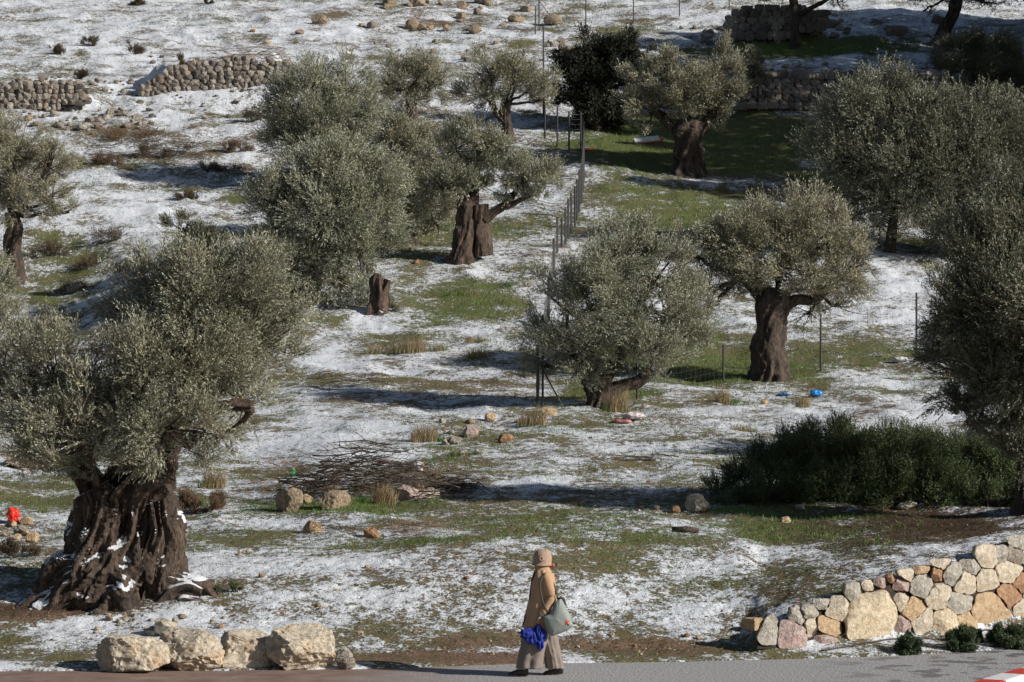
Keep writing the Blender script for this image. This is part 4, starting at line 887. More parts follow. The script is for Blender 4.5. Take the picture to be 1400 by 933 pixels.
for i, a in enumerate([(291, 668, 44, 46, 'tall straw-coloured grass tuft behind the brown heath shrub'), (575, 482, 90, 34, 'wide dry grass patch below the stump, tallest of the slope'), (520, 484, 60, 22, 'low dry grass patch left of the wide one below the stump'),
      (655, 468, 50, 16, 'low dry grass tuft right of the wide patch, upper one'), (652, 488, 50, 22, 'dry grass tuft right of the wide patch, lower one'), (728, 582, 44, 34, 'dry grass tuft with dark green foot left of the corner post'), (842, 564, 42, 42, 'upright dry grass tuft in front of the centre olive trunk'),
      (993, 552, 34, 28, 'dry grass tuft at the foot of the short fence post'), (1105, 557, 34, 22, 'twiggy dry tuft just below the blue bag'), (590, 604, 60, 34, 'brownish grass tuft in the rubble above the brush pile'), (515, 690, 60, 44, 'dark green and straw tuft in front of the brush pile'),
      (1016, 590, 44, 14, 'thin dry tuft on the snow left of the hedge top'), (705, 390, 50, 12, 'low olive-green tuft beside the fence line'), (636, 404, 70, 14, 'low green tuft on the patch right of the stump'), (1225, 492, 70, 14, 'low green-brown tuft left of the right fence post'), (360, 690, 80, 14, 'fresh green tuft left of the upright tan block'), (500, 700, 120, 12, 'fresh green grass fringe below the brush pile'), (560, 678, 50, 26, 'straw tuft growing through the right part of the brush pile'), (440, 672, 60, 24, 'straw tuft growing through the left part of the brush pile'), (600, 660, 40, 26, 'dark straw tuft beside the pale crumpled paper'), (500, 672, 60, 26, 'green and straw tuft in the middle of the brush pile'), (640, 622, 60, 20, 'green tuft among the rubble stones above the brush pile'), (462, 452, 30, 10, 'low green tuft on the snow left below the stump'), (610, 350, 70, 10, 'low green tuft left of the split trunk foot'), (860, 500, 60, 18, 'tall green grass right behind the centre olive'), (1160, 500, 70, 14, 'green grass between the two right fence posts'), (960, 520, 50, 16, 'tall green grass left of the short fence post'), (40, 700, 60, 14, 'green grass strip right of the red bag'), (780, 690, 60, 10, 'thin green tuft on the ledge above the walking person')]):
    tuft(*a, seed=140+i, n=int(110+a[2]*a[3]*.22), green=.85 if 'green' in a[4] and 'foot' not in a[4] and 'straw' not in a[4] else .3)
# ------------------------------------------------------------------ stump, brush pile, twigs
b = hit(518, 428); k = b.y/FPX; t = empty('tree_stump', b, 'old hollow olive stump with snow on it, left of centre', 'tree stump')
def PP(u, v, dz=0): return ((u-518)*k, dz, (428-v)*k)
mb = MB(); gnarl(mb, [PP(512, 434), PP(517, 415), PP(520, 398), PP(516, 382), PP(516, 374)], [13*k, 9*k, 9*k, 7*k, 3*k], 301, 60, 60, .5, fine=.12); gnarl(mb, [PP(519, 410, -.05), PP(526, 394, -.05), PP(530, 382, -.05)], [7*k, 5*k, 4*k], 302, 30, 30, .5, fine=.12)
mb.build('trunk', M['barks'], t)
def heap(name, u0, u1, v0, v1, n, hmax, L0, L1, r0, label, cat, seed, mat='twig', group=None):
    rng = np.random.default_rng(seed); uc, vc = (u0+u1)/2, v1; b = hit(uc, vc); k = b.y/FPX; mb = MB()
    for i in range(n):
        u = rng.uniform(u0, u1); v = rng.uniform(v0, v1); g = hit(u, v); e = 1-abs((u-uc)/(u1-u0)*2)**2
        L = rng.uniform(L0, L1); a = rng.normal(0, .5)+(math.pi if rng.random() < .5 else 0); p = np.array(g)-np.array(b)+np.array([0, 0, rng.uniform(0, hmax)*e+.02])
        d = np.array([math.cos(a), math.sin(a)*.6, abs(rng.normal(0, .22))])*L
        q = bez(p-d*.5*np.array([1, 1, 0]), p+d*.5, rng.normal(0, .08*L, 3), 6, rng, .015*L); r = r0*rng.uniform(.5, 1.6)
        tube(mb, q, np.linspace(r, r*.35, 6), 5)
        for s in range(rng.integers(1, 4)):
            m = q[rng.integers(1, 5)]; dd = np.array([math.cos(a), math.sin(a)*.6, .3])*L*.35+rng.normal(0, .12*L, 3); tube(mb, bez(m, m+dd, rng.normal(0, .03*L, 3), 4), np.linspace(r*.5, r*.15, 4), 4)
    o = mb.build(name, M[mat], None, True, b); tag(o, label, cat, group); return o
M['brush'] = bark_mat('dead_brush', (.06, .045, .036)); M['brushl'] = bark_mat('pale_dead_brush', (.2, .13, .09))
heap('brush_pile', 400, 592, 670, 683, 190, .85, .4, 1.3, .010, 'long heap of cut dead branches left of centre', 'brush pile', 401, 'brush')
heap('brush_pile', 575, 645, 668, 686, 80, .25, .3, .8, .009, 'small heap of dark branches beside the pinkish angular rock', 'brush pile', 402, 'brush')
heap('twig_tangle', 540, 620, 722, 734, 26, .12, .3, .8, .006, 'low tangle of dead twigs right of the bright orange rock', 'twig tangle', 403, 'brushl')
heap('twig_tangle', 420, 470, 722, 736, 14, .25, .3, .6, .006, 'bare forked twigs beside the rounded tan rock', 'twig tangle', 404, 'brush')
heap('twig_tangle', 340, 420, 640, 672, 40, .35, .3, .7, .005, 'pale dead stems at the left end of the brush pile', 'twig tangle', 405, 'brushl')
heap('twig_tangle', 430, 540, 515, 532, 26, .12, .3, .9, .008, 'dark scattered branches in the shade left of the centre olive', 'twig tangle', 406, 'brush')
heap('twig_tangle', 855, 915, 627, 632, 5, .04, .5, .9, .012, 'single dark branch lying on the snow right of the brush', 'twig tangle', 407, 'brush')
heap('twig_tangle', 645, 740, 348, 362, 16, .12, .4, 1.0, .010, 'fallen twigs between the split trunk and the fence', 'twig tangle', 408, 'brush')
heap('twig_tangle', 270, 400, 76, 88, 60, .5, .5, 1.2, .012, 'leafless brown brush along the top of the middle terrace wall', 'twig tangle', 409, 'brushl')
heap('twig_tangle', 120, 270, 200, 222, 70, .3, .5, 1.2, .012, 'leafless brown twigs over the long bramble patch', 'twig tangle', 410, 'brush')
b = hit(938, 728); mb = MB(); tube(mb, [(-.22, .02, .04), (0, 0, .05), (.2, -.03, .03)], [.045, .05, .04], 9); o = mb.build('log', M['brush'], None, True, b); tag(o, 'short dark log on the snow left of the green bank', 'log')
# ------------------------------------------------------------------ fences
def fence(label, pts, H0, mat, braces=(), wires=5, pr=.028, wr=.0028):
    P = [hit(u, v) for u, v in pts]; b = P[0].copy(); t = empty('wire_fence', b, label, 'wire fence', 'wire fences on the slope')
    for i, p in enumerate(P):
        hgt = H0[i] if isinstance(H0, (list, tuple)) else H0; r = pr
        mb = MB(); tube(mb, [(0, 0, -.1), (0, 0, hgt*.5), (0, 0, hgt-.02), (0, 0, hgt)], [r, r, r, r*.5], 8); mb.build('post', M[mat], t, False, p-b)
    for (i, dx, dy, hh) in braces:
        p = P[i]; e = Vector((p.x+dx, p.y+dy, float(H(p.x+dx, p.y+dy)))); mb = MB(); tube(mb, [tuple(e-p), (0, 0, hh)], [.02, .02], 6); mb.build('brace', M[mat], t, False, p-b)
    mb = MB()
    for i in range(len(P)-1):
        h1 = H0[i] if isinstance(H0, (list, tuple)) else H0; h2 = H0[i+1] if isinstance(H0, (list, tuple)) else H0
        for w in range(wires):
            f = (w+.5)/wires; a = P[i]-b+Vector((0, 0, f*h1)); c = P[i+1]-b+Vector((0, 0, f*h2)); m = (a+c)/2-Vector((0, 0, .03)); tube(mb, [a[:], m[:], c[:]], wr, 3, False)
        L = (P[i+1]-P[i]).length; q = max(int(L/.25), 1)
        for s in range(1, q):
            g_ = P[i].lerp(P[i+1], s/q)-b; tube(mb, [(g_.x, g_.y, g_.z+.05), (g_.x, g_.y, g_.z+h1*.9)], wr*.65, 3, False)
    mb.build('wire_mesh', M['metal'], t, False)
F1 = [(735, 557), (742, 500), (750, 440), (757, 380), (762, 346), (768, 339), (773, 334), (777, 327), (781, 320), (786, 312), (789, 302), (792, 291), (795, 278), (797, 263), (798, 248), (798, 233), (797, 219), (794, 208), (778, 207), (762, 201), (745, 190), (743, 160), (743, 130), (743, 102), (743, 82)]
fence('wire fence with dark posts climbing the slope to the top corner', F1, [1.45, 1.35]+[1.2]*2+[1.15, .95, 1.15, 1.3, 1.35, 1.4, 1.4, 1.45, 1.5, 1.7, 1.8, 1.8, 1.6, 1.5]+[1.5]*7, 'metal_d', [(0, .6, .1, 1.1), (24, .2, -.2, .9)], 8, .036, .0035)
F2 = [(742, 556), (871, 545), (989, 522), (1122, 508), (1253, 490), (1390, 472), (1530, 455)]
fence('wire fence running right from the corner post behind the centre olive', F2, [1.4, .9, .95, 1.5, 1.75, 1.8, 1.8], 'metal_d')
F3 = [(732, 47), (737, 43), (801, 43), (866, 32), (929, 22), (997, 12), (1064, -2), (1135, -14)]
fence('top wire fence with tall thin posts along the snowy ridge path', F3, [1.25, 2.0, 2.1, 2.1, 2.1, 2.1, 2.1, 2.1], 'metal_d', [(1, 1.0, 0, 1.4)])
# ------------------------------------------------------------------ litter and loose things
def crumple(name, u, v, w, h, col, label, cat, seed, lift=0, rough=.5):
    b = hit(u, v); k = b.y/FPX; rng = np.random.default_rng(seed); P, F = ico(4); s = rng.uniform(0, 40); q = P*1.5+s
    n = 1+.35*(1-2*np.abs(vn(q[:, 0], q[:, 1], q[:, 2], seed)))+.22*(1-2*np.abs(vn(q[:, 0]*2.4, q[:, 1]*2.4, q[:, 2]*2.4, seed+1)))+.08*vn(q[:, 0]*6, q[:, 1]*6, q[:, 2]*6, seed+2)
    P = P*n[:, None]; P = P/np.abs(P).max(0)*np.array([w*k/2, w*k*.35, h*k/2]); P[:, 2] += h*k*.42
    nm = 'crumpled_'+cat.replace(' ', '_')+str(seed)
    mt = plain(nm, col, rough, .1, 30, .1)
    o = mesh(name, P, F, mt, None, True, b+Vector((0, 0, lift))); tag(o, label, cat); return o
crumple('plastic_bag', 18, 716, 22, 26, (.75, .04, .02), 'bright red plastic bag on the stones at the left edge', 'plastic bag', 1, rough=.35)
crumple('plastic_bag', 1115, 543, 20, 11, (.02, .22, .62), 'bright blue plastic bag on the snow below the fence', 'plastic bag', 2, rough=.35)
crumple('plastic_bag', 1072, 541, 20, 4, (.02, .14, .4), 'flat blue plastic scrap left of the blue bag', 'plastic scrap', 3, rough=.35)
crumple('plastic_scrap', 401, 652, 6, 14, (.02, .5, .16), 'small green plastic scrap standing in the brush pile', 'plastic scrap', 4, rough=.4)
crumple('cloth_scrap', 525, 634, 20, 5, (.30, .01, .02), 'dark red cloth scrap above the brush pile', 'cloth scrap', 5)
crumple('paper_scrap', 572, 645, 18, 16, (.55, .50, .50), 'pale crumpled paper on the right of the brush pile', 'paper scrap', 6)
crumple('paper_scrap', 453, 640, 10, 8, (.6, .6, .6), 'small white paper scrap above the brush pile', 'paper scrap', 7)
crumple('litter_heap', 866, 575, 34, 12, (.55, .48, .48), 'whitish flattened litter in front of the centre olive', 'litter', 8)
crumple('litter_heap', 850, 579, 30, 6, (.40, .16, .14), 'reddish flattened litter beside the whitish litter', 'litter', 9)
crumple('cloth_scrap', 1230, 496, 26, 9, (.5, .5, .5), 'white and black rag at the foot of the right fence post', 'rag', 10)
crumple('cloth_scrap', 890, 543, 9, 12, (.40, .20, .62), 'small purple rag hanging on the low branch of the centre olive', 'rag', 11, .62)
b = hit(886, 196); t = empty('barrier_board', b, 'white and orange barrier board lying in the grass by the thick-trunked olive', 'barrier board')
mw = plain('white_plastic', (.7, .7, .72), .5, .08, 5); mo = plain('orange_plastic', (.55, .13, .04), .5, .1, 5)
mb = MB(); V = []; 
box(mb, (-.06, 0, .17), (1.0, .30, .05)); o = mb.build('top_face', mw, t, False); o.rotation_euler = (.65, -.12, .25)
mb = MB(); box(mb, (-.06, 0, .09), (1.0, .27, .10)); o = mb.build('body', mo, t, False); o.rotation_euler = (.65, -.12, .25)
mb = MB(); tube(mb, [(.44, 0, .12), (.50, 0, .12), (.60, 0, .12)], [.13, .12, .04], 10); o = mb.build('end_cap', mo, t, False); o.rotation_euler = (.65, -.12, .25)
b = hit(799, 206); t = empty('barrier_board', b, 'small end of an orange and white board beside the fence posts', 'barrier board')
mb = MB(); box(mb, (0, 0, .10), (.42, .25, .06)); mb.build('top_face', mw, t, False); mb = MB(); box(mb, (.1, 0, .04), (.5, .22, .06)); mb.build('body', mo, t, False)
# hose on the snow strip
mb = MB(); pts = [(1122, 889), (1165, 882), (1216, 873.5), (1258, 871.5), (1292, 873), (1344, 861), (1400, 853.5), (1440, 850)]
b = hit(1258, 872); q = np.array([np.array(hit(u, v+2))-np.array(b)+np.array([0, 0, .02]) for u, v in pts]); ti = np.linspace(0, len(q)-1, 40); q = np.stack([np.interp(ti, range(len(q)), q[:, a]) for a in range(3)], -1)
for i in range(len(q)): q[i, 2] = float(H(q[i, 0]+b.x, q[i, 1]+b.y))-b.z+.012
tube(mb, q, .010, 6); o = mb.build('irrigation_hose', plain('black_hose', (.04, .02, .015), .5), None, True, b); tag(o, 'thin dark irrigation hose on the snow strip in front of the near wall', 'hose')
# painted kerb
kp = np.array([(3.9, 32.3), (4.7, 33.4), (5.42, 34.55), (5.93, 35.5), (6.38, 36.25), (7.1, 37.0), (8.0, 37.6)]); ti = np.linspace(0, 6, 61); kp = np.stack([np.interp(ti, range(7), kp[:, a]) for a in (0, 1)], -1)
kk = np.hanning(11)[1:-1]; kk /= kk.sum(); kq = kp.copy()
for a in (0, 1): kq[4:-4, a] = np.convolve(kp[:, a], kk, 'valid')
tn = unit(np.gradient(kq, axis=0)); nn_ = np.stack([tn[:, 1], -tn[:, 0]], -1)
t = empty('painted_kerb', (float(kq[30, 0]), float(kq[30, 1]), 0), 'raised kerb painted red and white at the bottom right corner', 'kerb'); o0 = np.array([kq[30, 0], kq[30, 1], 0])
mr = plain('red_kerb_paint', (.58, .035, .02), .45, .15, 9, .2); mwk = plain('white_kerb_paint', (.72, .72, .72), .5, .15, 9, .2)
prof = [(0, -.04), (0, .10), (.012, .125), (.035, .137), (.30, .137), (.33, .125), (.345, .10), (.345, -.04)]
# seam between white and red lies at photo (1364, 921)
seam = int(np.argmin(np.hypot(kq[:, 0]-5.95, kq[:, 1]-35.55)))
seg = 7; i0 = seam % seg; cuts_ = list(range(i0, 61, seg)); cuts_ = ([0] if i0 else [])+cuts_+([60] if cuts_[-1] != 60 else [])
for a_, b_ in zip(cuts_[:-1], cuts_[1:]):
    idx = np.arange(a_, b_+1); V = []
    for i in idx:
        fr = .004 if i == a_ else (-.004 if i == b_ else 0)
        for (d, z) in prof: p = kq[i]+tn[i]*fr+nn_[i]*d; V.append((p[0]-o0[0], p[1]-o0[1], z))
    n = len(prof); ii = (np.arange(len(idx)-1)[:, None]*n+np.arange(n-1)[None]).ravel(); Q = np.stack([ii, ii+n, ii+n+1, ii+1], -1)
    mesh('kerb_block', np.array(V), Q, mr if ((cuts_.index(a_)-cuts_.index(seam)) % 2 == 0) else mwk, t, False)
# ------------------------------------------------------------------ the walking person
pb = Vector(((737-U0)/FPX*36.45, 36.45, .0))
person = empty('person', pb, 'person in tan coat, beige hat and wide grey-brown trousers walking left along the road', 'person')
def skinfig(name, verts, edges, rad, mat, parent, sub=2, root=0):
    me = bpy.data.meshes.new(name); me.from_pydata(verts, edges, []); o = bpy.data.objects.new(name, me); COL.objects.link(o); o.parent = parent
    m = o.modifiers.new('skin', 'SKIN'); m.use_smooth_shade = True
    for i, r in enumerate(rad):
        me.skin_vertices[0].data[i].radius = (r, r) if isinstance(r, (int, float)) else r
    me.skin_vertices[0].data[root].use_root = True
    s = o.modifiers.new('sub', 'SUBSURF'); s.levels = sub; s.render_levels = sub
    me.materials.append(mat); return o
skin = plain('skin', (.45, .27, .19), .55, .08, 30, .05)
VV = [(.02, 0, .83), (.035, 0, .98), (.05, 0, 1.14), (.055, 0, 1.26), (.05, 0, 1.34), (.035, .005, 1.40), (.03, .01, 1.47), (.035, .01, 1.53),   # 0 pelvis .. 7 crown
      (.07, -.15, 1.24), (.155, -.19, 1.0), (.04, -.215, .80), (.01, -.22, .75),       # 8-11 near arm
      (.05, .15, 1.24), (.06, .19, 1.0), (-.06, .15, .80), (-.10, .13, .75),            # 12-15 far arm
      (.0, -.09, .78), (-.08, -.09, .45), (-.17, -.09, .10), (-.30, -.09, .05),        # 16-19 front leg
      (.03, .09, .78), (.13, .09, .46), (.23, .09, .12), (.12, .09, .045),               # 20-23 rear leg
      (-.055, .02, 1.435), (-.075, .02, 1.425)]                                          # 24-25 nose
EE = [(0, 1), (1, 2), (2, 3), (3, 4), (4, 5), (5, 6), (6, 7), (3, 8), (8, 9), (9, 10), (10, 11), (3, 12), (12, 13), (13, 14), (14, 15), (0, 16), (16, 17), (17, 18), (18, 19), (0, 20), (20, 21), (21, 22), (22, 23), (5, 24), (24, 25)]
RR = [.12, .11, .12, .10, .05, .075, .085, .06, .06, .042, .028, .03, .06, .042, .028, .03, .085, .06, .04, .035, .085, .06, .04, .035, .022, .012]
# five fingers on each hand
for hnd, (hx, hy, hz_), sgn in ((11, VV[11], -1), (15, VV[15], 1)):
    for f, (oy, ln) in enumerate([(-.026, .062), (-.009, .070), (.009, .066), (.025, .054)]):
        i = len(VV); VV += [(hx-.022, hy+oy, hz_-.020), (hx-.034, hy+oy*1.1, hz_-.020-ln*.5), (hx-.016, hy+oy*1.1, hz_-.020-ln*.95)]; EE += [(hnd, i), (i, i+1), (i+1, i+2)]; RR += [.0095, .009, .0075]
    i = len(VV); VV += [(hx+.012, hy-sgn*.03, hz_-.015), (hx+.002, hy-sgn*.034, hz_-.05)]; EE += [(hnd, i), (i, i+1)]; RR += [.011, .009]
skinfig('body', VV, EE, RR, skin, person)
def rings(rs, n=48, seed=0, fold=0, foldk=6, wr=.0, close=True, p=2.2):
    """rs: (z, xc, yc, rx, ry)"""
    rs = np.array(rs, float); z0 = rs[:, 0]; m = 46; t = np.linspace(0, 1, m); t0 = np.linspace(0, 1, len(rs))
    R = np.stack([np.interp(t, t0, rs[:, k]) for k in range(5)], -1); k = np.hanning(7)[1:-1]; k /= k.sum()
    for a in range(1, 5): R[2:-2, a] = np.convolve(R[:, a], k, 'valid')
    th = np.linspace(0, 2*np.pi, n, endpoint=False)[None]; c, s = np.cos(th), np.sin(th); q = 1/((np.abs(c)**p+np.abs(s)**p)**(1/p))
    d = (t[:, None]); fo = fold*d*(1-2*np.abs(vn(c*foldk*.5+seed, s*foldk*.5, d*1.2, seed)))+wr*vn(c*3+seed, s*3, R[:, :1]*16, seed+4)
    X = R[:, 1:2]+(R[:, 3:4]+fo)*c*q; Y = R[:, 2:3]+(R[:, 4:5]+fo)*s*q; Z = np.broadcast_to(R[:, :1], X.shape)+wr*.5*vn(c*4, s*4, R[:, :1]*9, seed+7)
    V = np.stack([X, Y, Z], -1).reshape(-1, 3); i = np.arange(m-1)[:, None]*n; j = np.arange(n)[None]; k2 = (j+1) % n
    Q = np.stack([i+j, i+n+j, i+n+k2, i+k2], -1).reshape(-1, 4)
    if not close: return V, Q, None
    V = np.concatenate([V, [[R[0, 1], R[0, 2], R[0, 0]]], [[R[-1, 1], R[-1, 2], R[-1, 0]+.02*np.sign(R[0, 0]-R[-1, 0])]]]); j = np.arange(n); k2 = (j+1) % n
    return V, Q, np.concatenate([np.stack([np.full(n, m*n), j, k2], -1), np.stack([np.full(n, m*n+1), (m-1)*n+k2, (m-1)*n+j], -1)])
def cloth(name, col, rough=.85, sc_=60): return plain(name, col, rough, .12, sc_, .3)
coat = cloth('tan_wool', (.43, .27, .16)); trm = cloth('taupe_cloth', (.21, .175, .15)); felt = cloth('beige_felt', (.36, .25, .185)); blk = plain('black_leather', (.015, .014, .014), .3, .1, 20, .1)
mb = MB()
V, Q, T = rings([(1.385, .045, 0, .062, .065), (1.34, .05, 0, .08, .10), (1.30, .055, 0, .10, .15), (1.25, .058, 0, .128, .185), (1.15, .052, 0, .148, .195), (1.05, .048, 0, .155, .20), (.94, .035, 0, .158, .20), (.83, .018, 0, .165, .205), (.72, -.008, 0, .170, .21), (.61, -.035, 0, .172, .215)], 56, 3, .016, 4, .011, p=2.4); mb.add(V, Q, T)
def sleeve(pts, rad, seed):
    p = np.array(pts); t0 = np.linspace(0, 1, len(p)); t = np.linspace(0, 1, 26); P = np.stack([np.interp(t, t0, p[:, a]) for a in range(3)], -1)
    k = np.hanning(9)[1:-1]; k /= k.sum()
    for a in range(3): P[3:-3, a] = np.convolve(P[:, a], k, 'valid')
    R = np.interp(t, t0, rad)+.005*vn(t*11, seed, 0, 2); m2 = MB(); tube(m2, P, R, 20); V = m2.V[0]; n = unit(V); V = V+.011*vn(V[:, 0]*22, V[:, 1]*22, V[:, 2]*30, seed)[:, None]*n
    return V, [np.concatenate(f) for f in m2.F.values()]
for pts, rd, sd in (([(.075, -.12, 1.265), (.105, -.185, 1.20), (.14, -.20, 1.08), (.155, -.205, .98), (.10, -.22, .88), (.045, -.222, .80)], [.06, .078, .074, .068, .062, .056], 3),
                    ([(.06, .12, 1.265), (.06, .18, 1.20), (.06, .20, 1.06), (.04, .20, .97), (-.02, .17, .87), (-.055, .15, .81)], [.06, .078, .074, .068, .062, .056], 5)):
    V, Fs = sleeve(pts, rd, sd); mb.add(V, *Fs)
mb.build('coat', coat, person)
mb = MB(); V, Q, T = rings([(1.425, .03, .0, .072, .072), (1.40, .035, 0, .088, .088), (1.36, .04, 0, .092, .095), (1.32, .048, 0, .098, .115), (1.29, .05, 0, .105, .14)], 40, 9, .006, 5, .006, False); mb.add(V, Q); mb.build('collar', coat, person)
mb = MB(); tube(mb, [(-.05, -.07, 1.33), (-.085, -.075, 1.22), (-.105, -.07, 1.08), (-.125, -.07, .92), (-.15, -.07, .78), (-.2, -.07, .64)], [.010, .012, .012, .012, .012, .010], 8); mb.build('coat_edge', cloth('shaded_edge_cloth', (.05, .03, .02)), person)  # front trim, its dark colour standing for the coat's shaded edge
mb = MB(); tube(mb, [(.052, -.222, .812), (.03, -.222, .782)], [.045, .043], 16); mb.build('cuff', cloth('white_cuff', (.6, .58, .6)), person)
mb = MB()
V, Q, T = rings([(.86, .015, 0, .13, .14), (.72, .0, -.03, .15, .155), (.58, -.03, -.06, .145, .14), (.42, -.065, -.085, .145, .125), (.26, -.10, -.09, .14, .12), (.105, -.125, -.09, .145, .12)], 72, 21, .034, 3.2, .009); mb.add(V, Q, T)
V, Q, T = rings([(.86, .03, .03, .12, .13), (.70, .05, .05, .13, .13), (.55, .09, .08, .12, .12), (.38, .14, .09, .105, .115), (.22, .18, .09, .095, .11), (.085, .20, .09, .10, .11)], 72, 27, .030, 3.2, .009); mb.add(V, Q, T)
mb.build('trousers', trm, person)
mb = MB(); V, Q, T = rings([(1.588, .045, .0, .01, .01), (1.583, .046, 0, .055, .052), (1.565, .046, 0, .088, .083), (1.53, .046, 0, .110, .103), (1.48, .044, 0, .118, .110), (1.43, .042, 0, .116, .112), (1.41, .042, 0, .118, .115), (1.395, .042, 0, .132, .128), (1.388, .042, 0, .136, .132)], 48, 5, .0, 5, .003, False, 2.0); mb.add(V, Q); hat = mb.build('hat', felt, person)
mb = MB()
for k_ in range(7): a = k_*.9; tube(mb, [(.028+.02*math.cos(a), -.112, 1.475+.02*math.sin(a)), (.028+.028*math.cos(a+.5), -.125, 1.475+.028*math.sin(a+.5)), (.028+.01*math.cos(a+1), -.13, 1.475+.01*math.sin(a+1))], [.010, .012, .006], 7)
mb.build('rosette', felt, hat)
mb = MB(); P, F = ico(3); n = 1+.12*vn(P[:, 0]*4, P[:, 1]*4, P[:, 2]*4, 4); mb.add(P*n[:, None]*np.array([.032, .030, .030])+np.array([.168, -.03, 1.387]), F); mb.build('hair_bun', plain('red_hair', (.34, .07, .03), .6, .3, 60), person)
def shoe(x0, x1, y, z0, tilt):
    L = x0-x1; st_ = [(0, .022, .035, .05), (.04, .036, .05, .06), (.25, .04, .055, .062), (.45, .042, .042, .05), (.7, .046, .030, .035), (.9, .036, .022, .024), (1, .015, .012, .014)]; V = []; n = 20
    for (f, ry, hz2, zc) in st_:
        x = x0-f*L
        for a in np.linspace(0, 2*np.pi, n, endpoint=False): V.append((x, y+ry*math.cos(a), max(z0+zc+hz2*math.sin(a)+tilt*f*L, z0+.002+tilt*f*L)))
    i = np.arange(len(st_)-1)[:, None]*n; j = np.arange(n)[None]; k2 = (j+1) % n; Q = np.stack([i+j, i+n+j, i+n+k2, i+k2], -1).reshape(-1, 4)
    m = len(V); V += [(x0+.006, y, z0+.05), (x1-.004, y, z0+.015+tilt*L)]; j = np.arange(n); k2 = (j+1) % n
    mb = MB(); mb.add(V, Q, np.concatenate([np.stack([np.full(n, m), k2, j], -1), np.stack([np.full(n, m+1), (len(st_)-1)*n+j, (len(st_)-1)*n+k2], -1)])); return mb
shoe(-.135, -.385, -.09, .0, .06).build('shoe', blk, person); shoe(.300, .055, .09, .0, .0).build('shoe', blk, person)
# bag on the shoulder, cloth in the hand
def q2(X, Y): return ((X-370)/527, (918-Y)/527)
bagc = q2(492, 540); ol = [q2(*p) for p in [(440, 492), (462, 445), (480, 412), (505, 398), (532, 425), (560, 480), (580, 530), (594, 575), (562, 602), (505, 626), (450, 644), (425, 612), (405, 560), (396, 515)]]
ol = np.array(ol)-np.array(bagc); ol = np.concatenate([ol, ol[:1]]); tt = np.linspace(0, len(ol)-1, 85)[:-1]; O = np.stack([np.interp(tt, range(len(ol)), ol[:, a]) for a in (0, 1)], -1)
bag = empty('shoulder_bag', pb+Vector((bagc[0], -.27, bagc[1])), 'grey cloth shoulder bag with a small red star carried by the walking person', 'shoulder bag')
V = []; rh = [0, .12, .3, .5, .7, .85, .95, 1.0]
for sgn in (-1, 1):
    for r in rh:
        for p in O:
            b_ = .075*(1-r**2.6)**.6; q = p*r; V.append((q[0], sgn*(b_+.006)+.010*(1-r*r)*(1-2*abs(float(vn(q[0]*14+q[1]*9, q[1]*5, 0, 3)))), q[1]))
n = len(O); m = len(rh); Q = []
for s_ in (0, 1):
    for i in range(m-1):
        for j in range(n):
            a = s_*m*n+i*n+j; b2 = s_*m*n+i*n+(j+1) % n; Q.append((a, b2, b2+n, a+n) if s_ == 0 else (a, a+n, b2+n, b2))
for j in range(n): a = (m-1)*n+j; b2 = (m-1)*n+(j+1) % n; Q.append((a, b2, b2+m*n, a+m*n))
mb = MB(); mb.add(V, np.array(Q)); mb.build('bag_body', cloth('grey_canvas', (.24, .27, .25), .7), bag)
def L3(X, Y, y): a = q2(X, Y); return (a[0]-bagc[0], y+.27, a[1]-bagc[1])
mb = MB(); dk = cloth('dark_strap', (.06, .065, .05))
tube(mb, [L3(440, 500, -.27), L3(408, 455, -.285), L3(388, 400, -.285), L3(377, 340, -.275), L3(376, 290, -.25), L3(392, 255, -.21), L3(420, 243, -.16), L3(448, 262, -.18), L3(470, 310, -.23), L3(484, 360, -.25), L3(495, 405, -.26)], .010, 8); mb.build('strap', dk, bag)
mb = MB(); tube(mb, [L3(498, 400, -.27), L3(512, 388, -.26), L3(530, 400, -.26), L3(545, 440, -.27)], [.016, .02, .02, .01], 8); mb.build('flap', dk, bag)
mb = MB(); c = L3(550, 549, 0); V = [(c[0], -.073, c[2])]
for k_ in range(10): a = math.pi/2+k_*math.pi/5+.2; r = .048 if k_ % 2 == 0 else .015; V.append((c[0]+r*math.cos(a), -.068, c[2]+r*math.sin(a)))
V += [(x, y+.02, z) for x, y, z in V]
mb.add(V, [(0, 1+(k_+1) % 10, 1+k_) for k_ in range(10)]+[(1+k_, 1+(k_+1) % 10, 12+(k_+1) % 10) for k_ in range(10)]); mb.build('star', plain('red_print', (.65, .05, .06), .6), bag, False)
bun = MB()
for (X, Y, rx, rz, s_) in ((290, 632, 48, 36, 1), (340, 640, 52, 42, 2), (385, 640, 34, 40, 3), (375, 690, 24, 44, 4), (320, 668, 40, 28, 5), (365, 600, 22, 30, 6)):
    P, F = ico(4); q = P*1.8+s_*7; n = .9+.35*(1-2.6*np.abs(vn(q[:, 0]*1.6, q[:, 1]*.8, q[:, 2]*.4, s_)))+.15*(1-2.6*np.abs(vn(q[:, 0]*4+q[:, 2], q[:, 1]*2, q[:, 2]*.9, s_+3)))
    a = q2(X, Y); bun.add(P*n[:, None]*np.array([rx/527, .055, rz/527])*.95+np.array([a[0]-.0, 0, a[1]-.5]), F)
o = bun.build('cloth_bundle', cloth('royal_blue_cloth', (.012, .032, .27), .8, 30), None, True, pb+Vector((0, -.235, .5))); tag(o, 'crumpled royal blue cloth bundle held low in the hand of the walking person', 'cloth bundle')
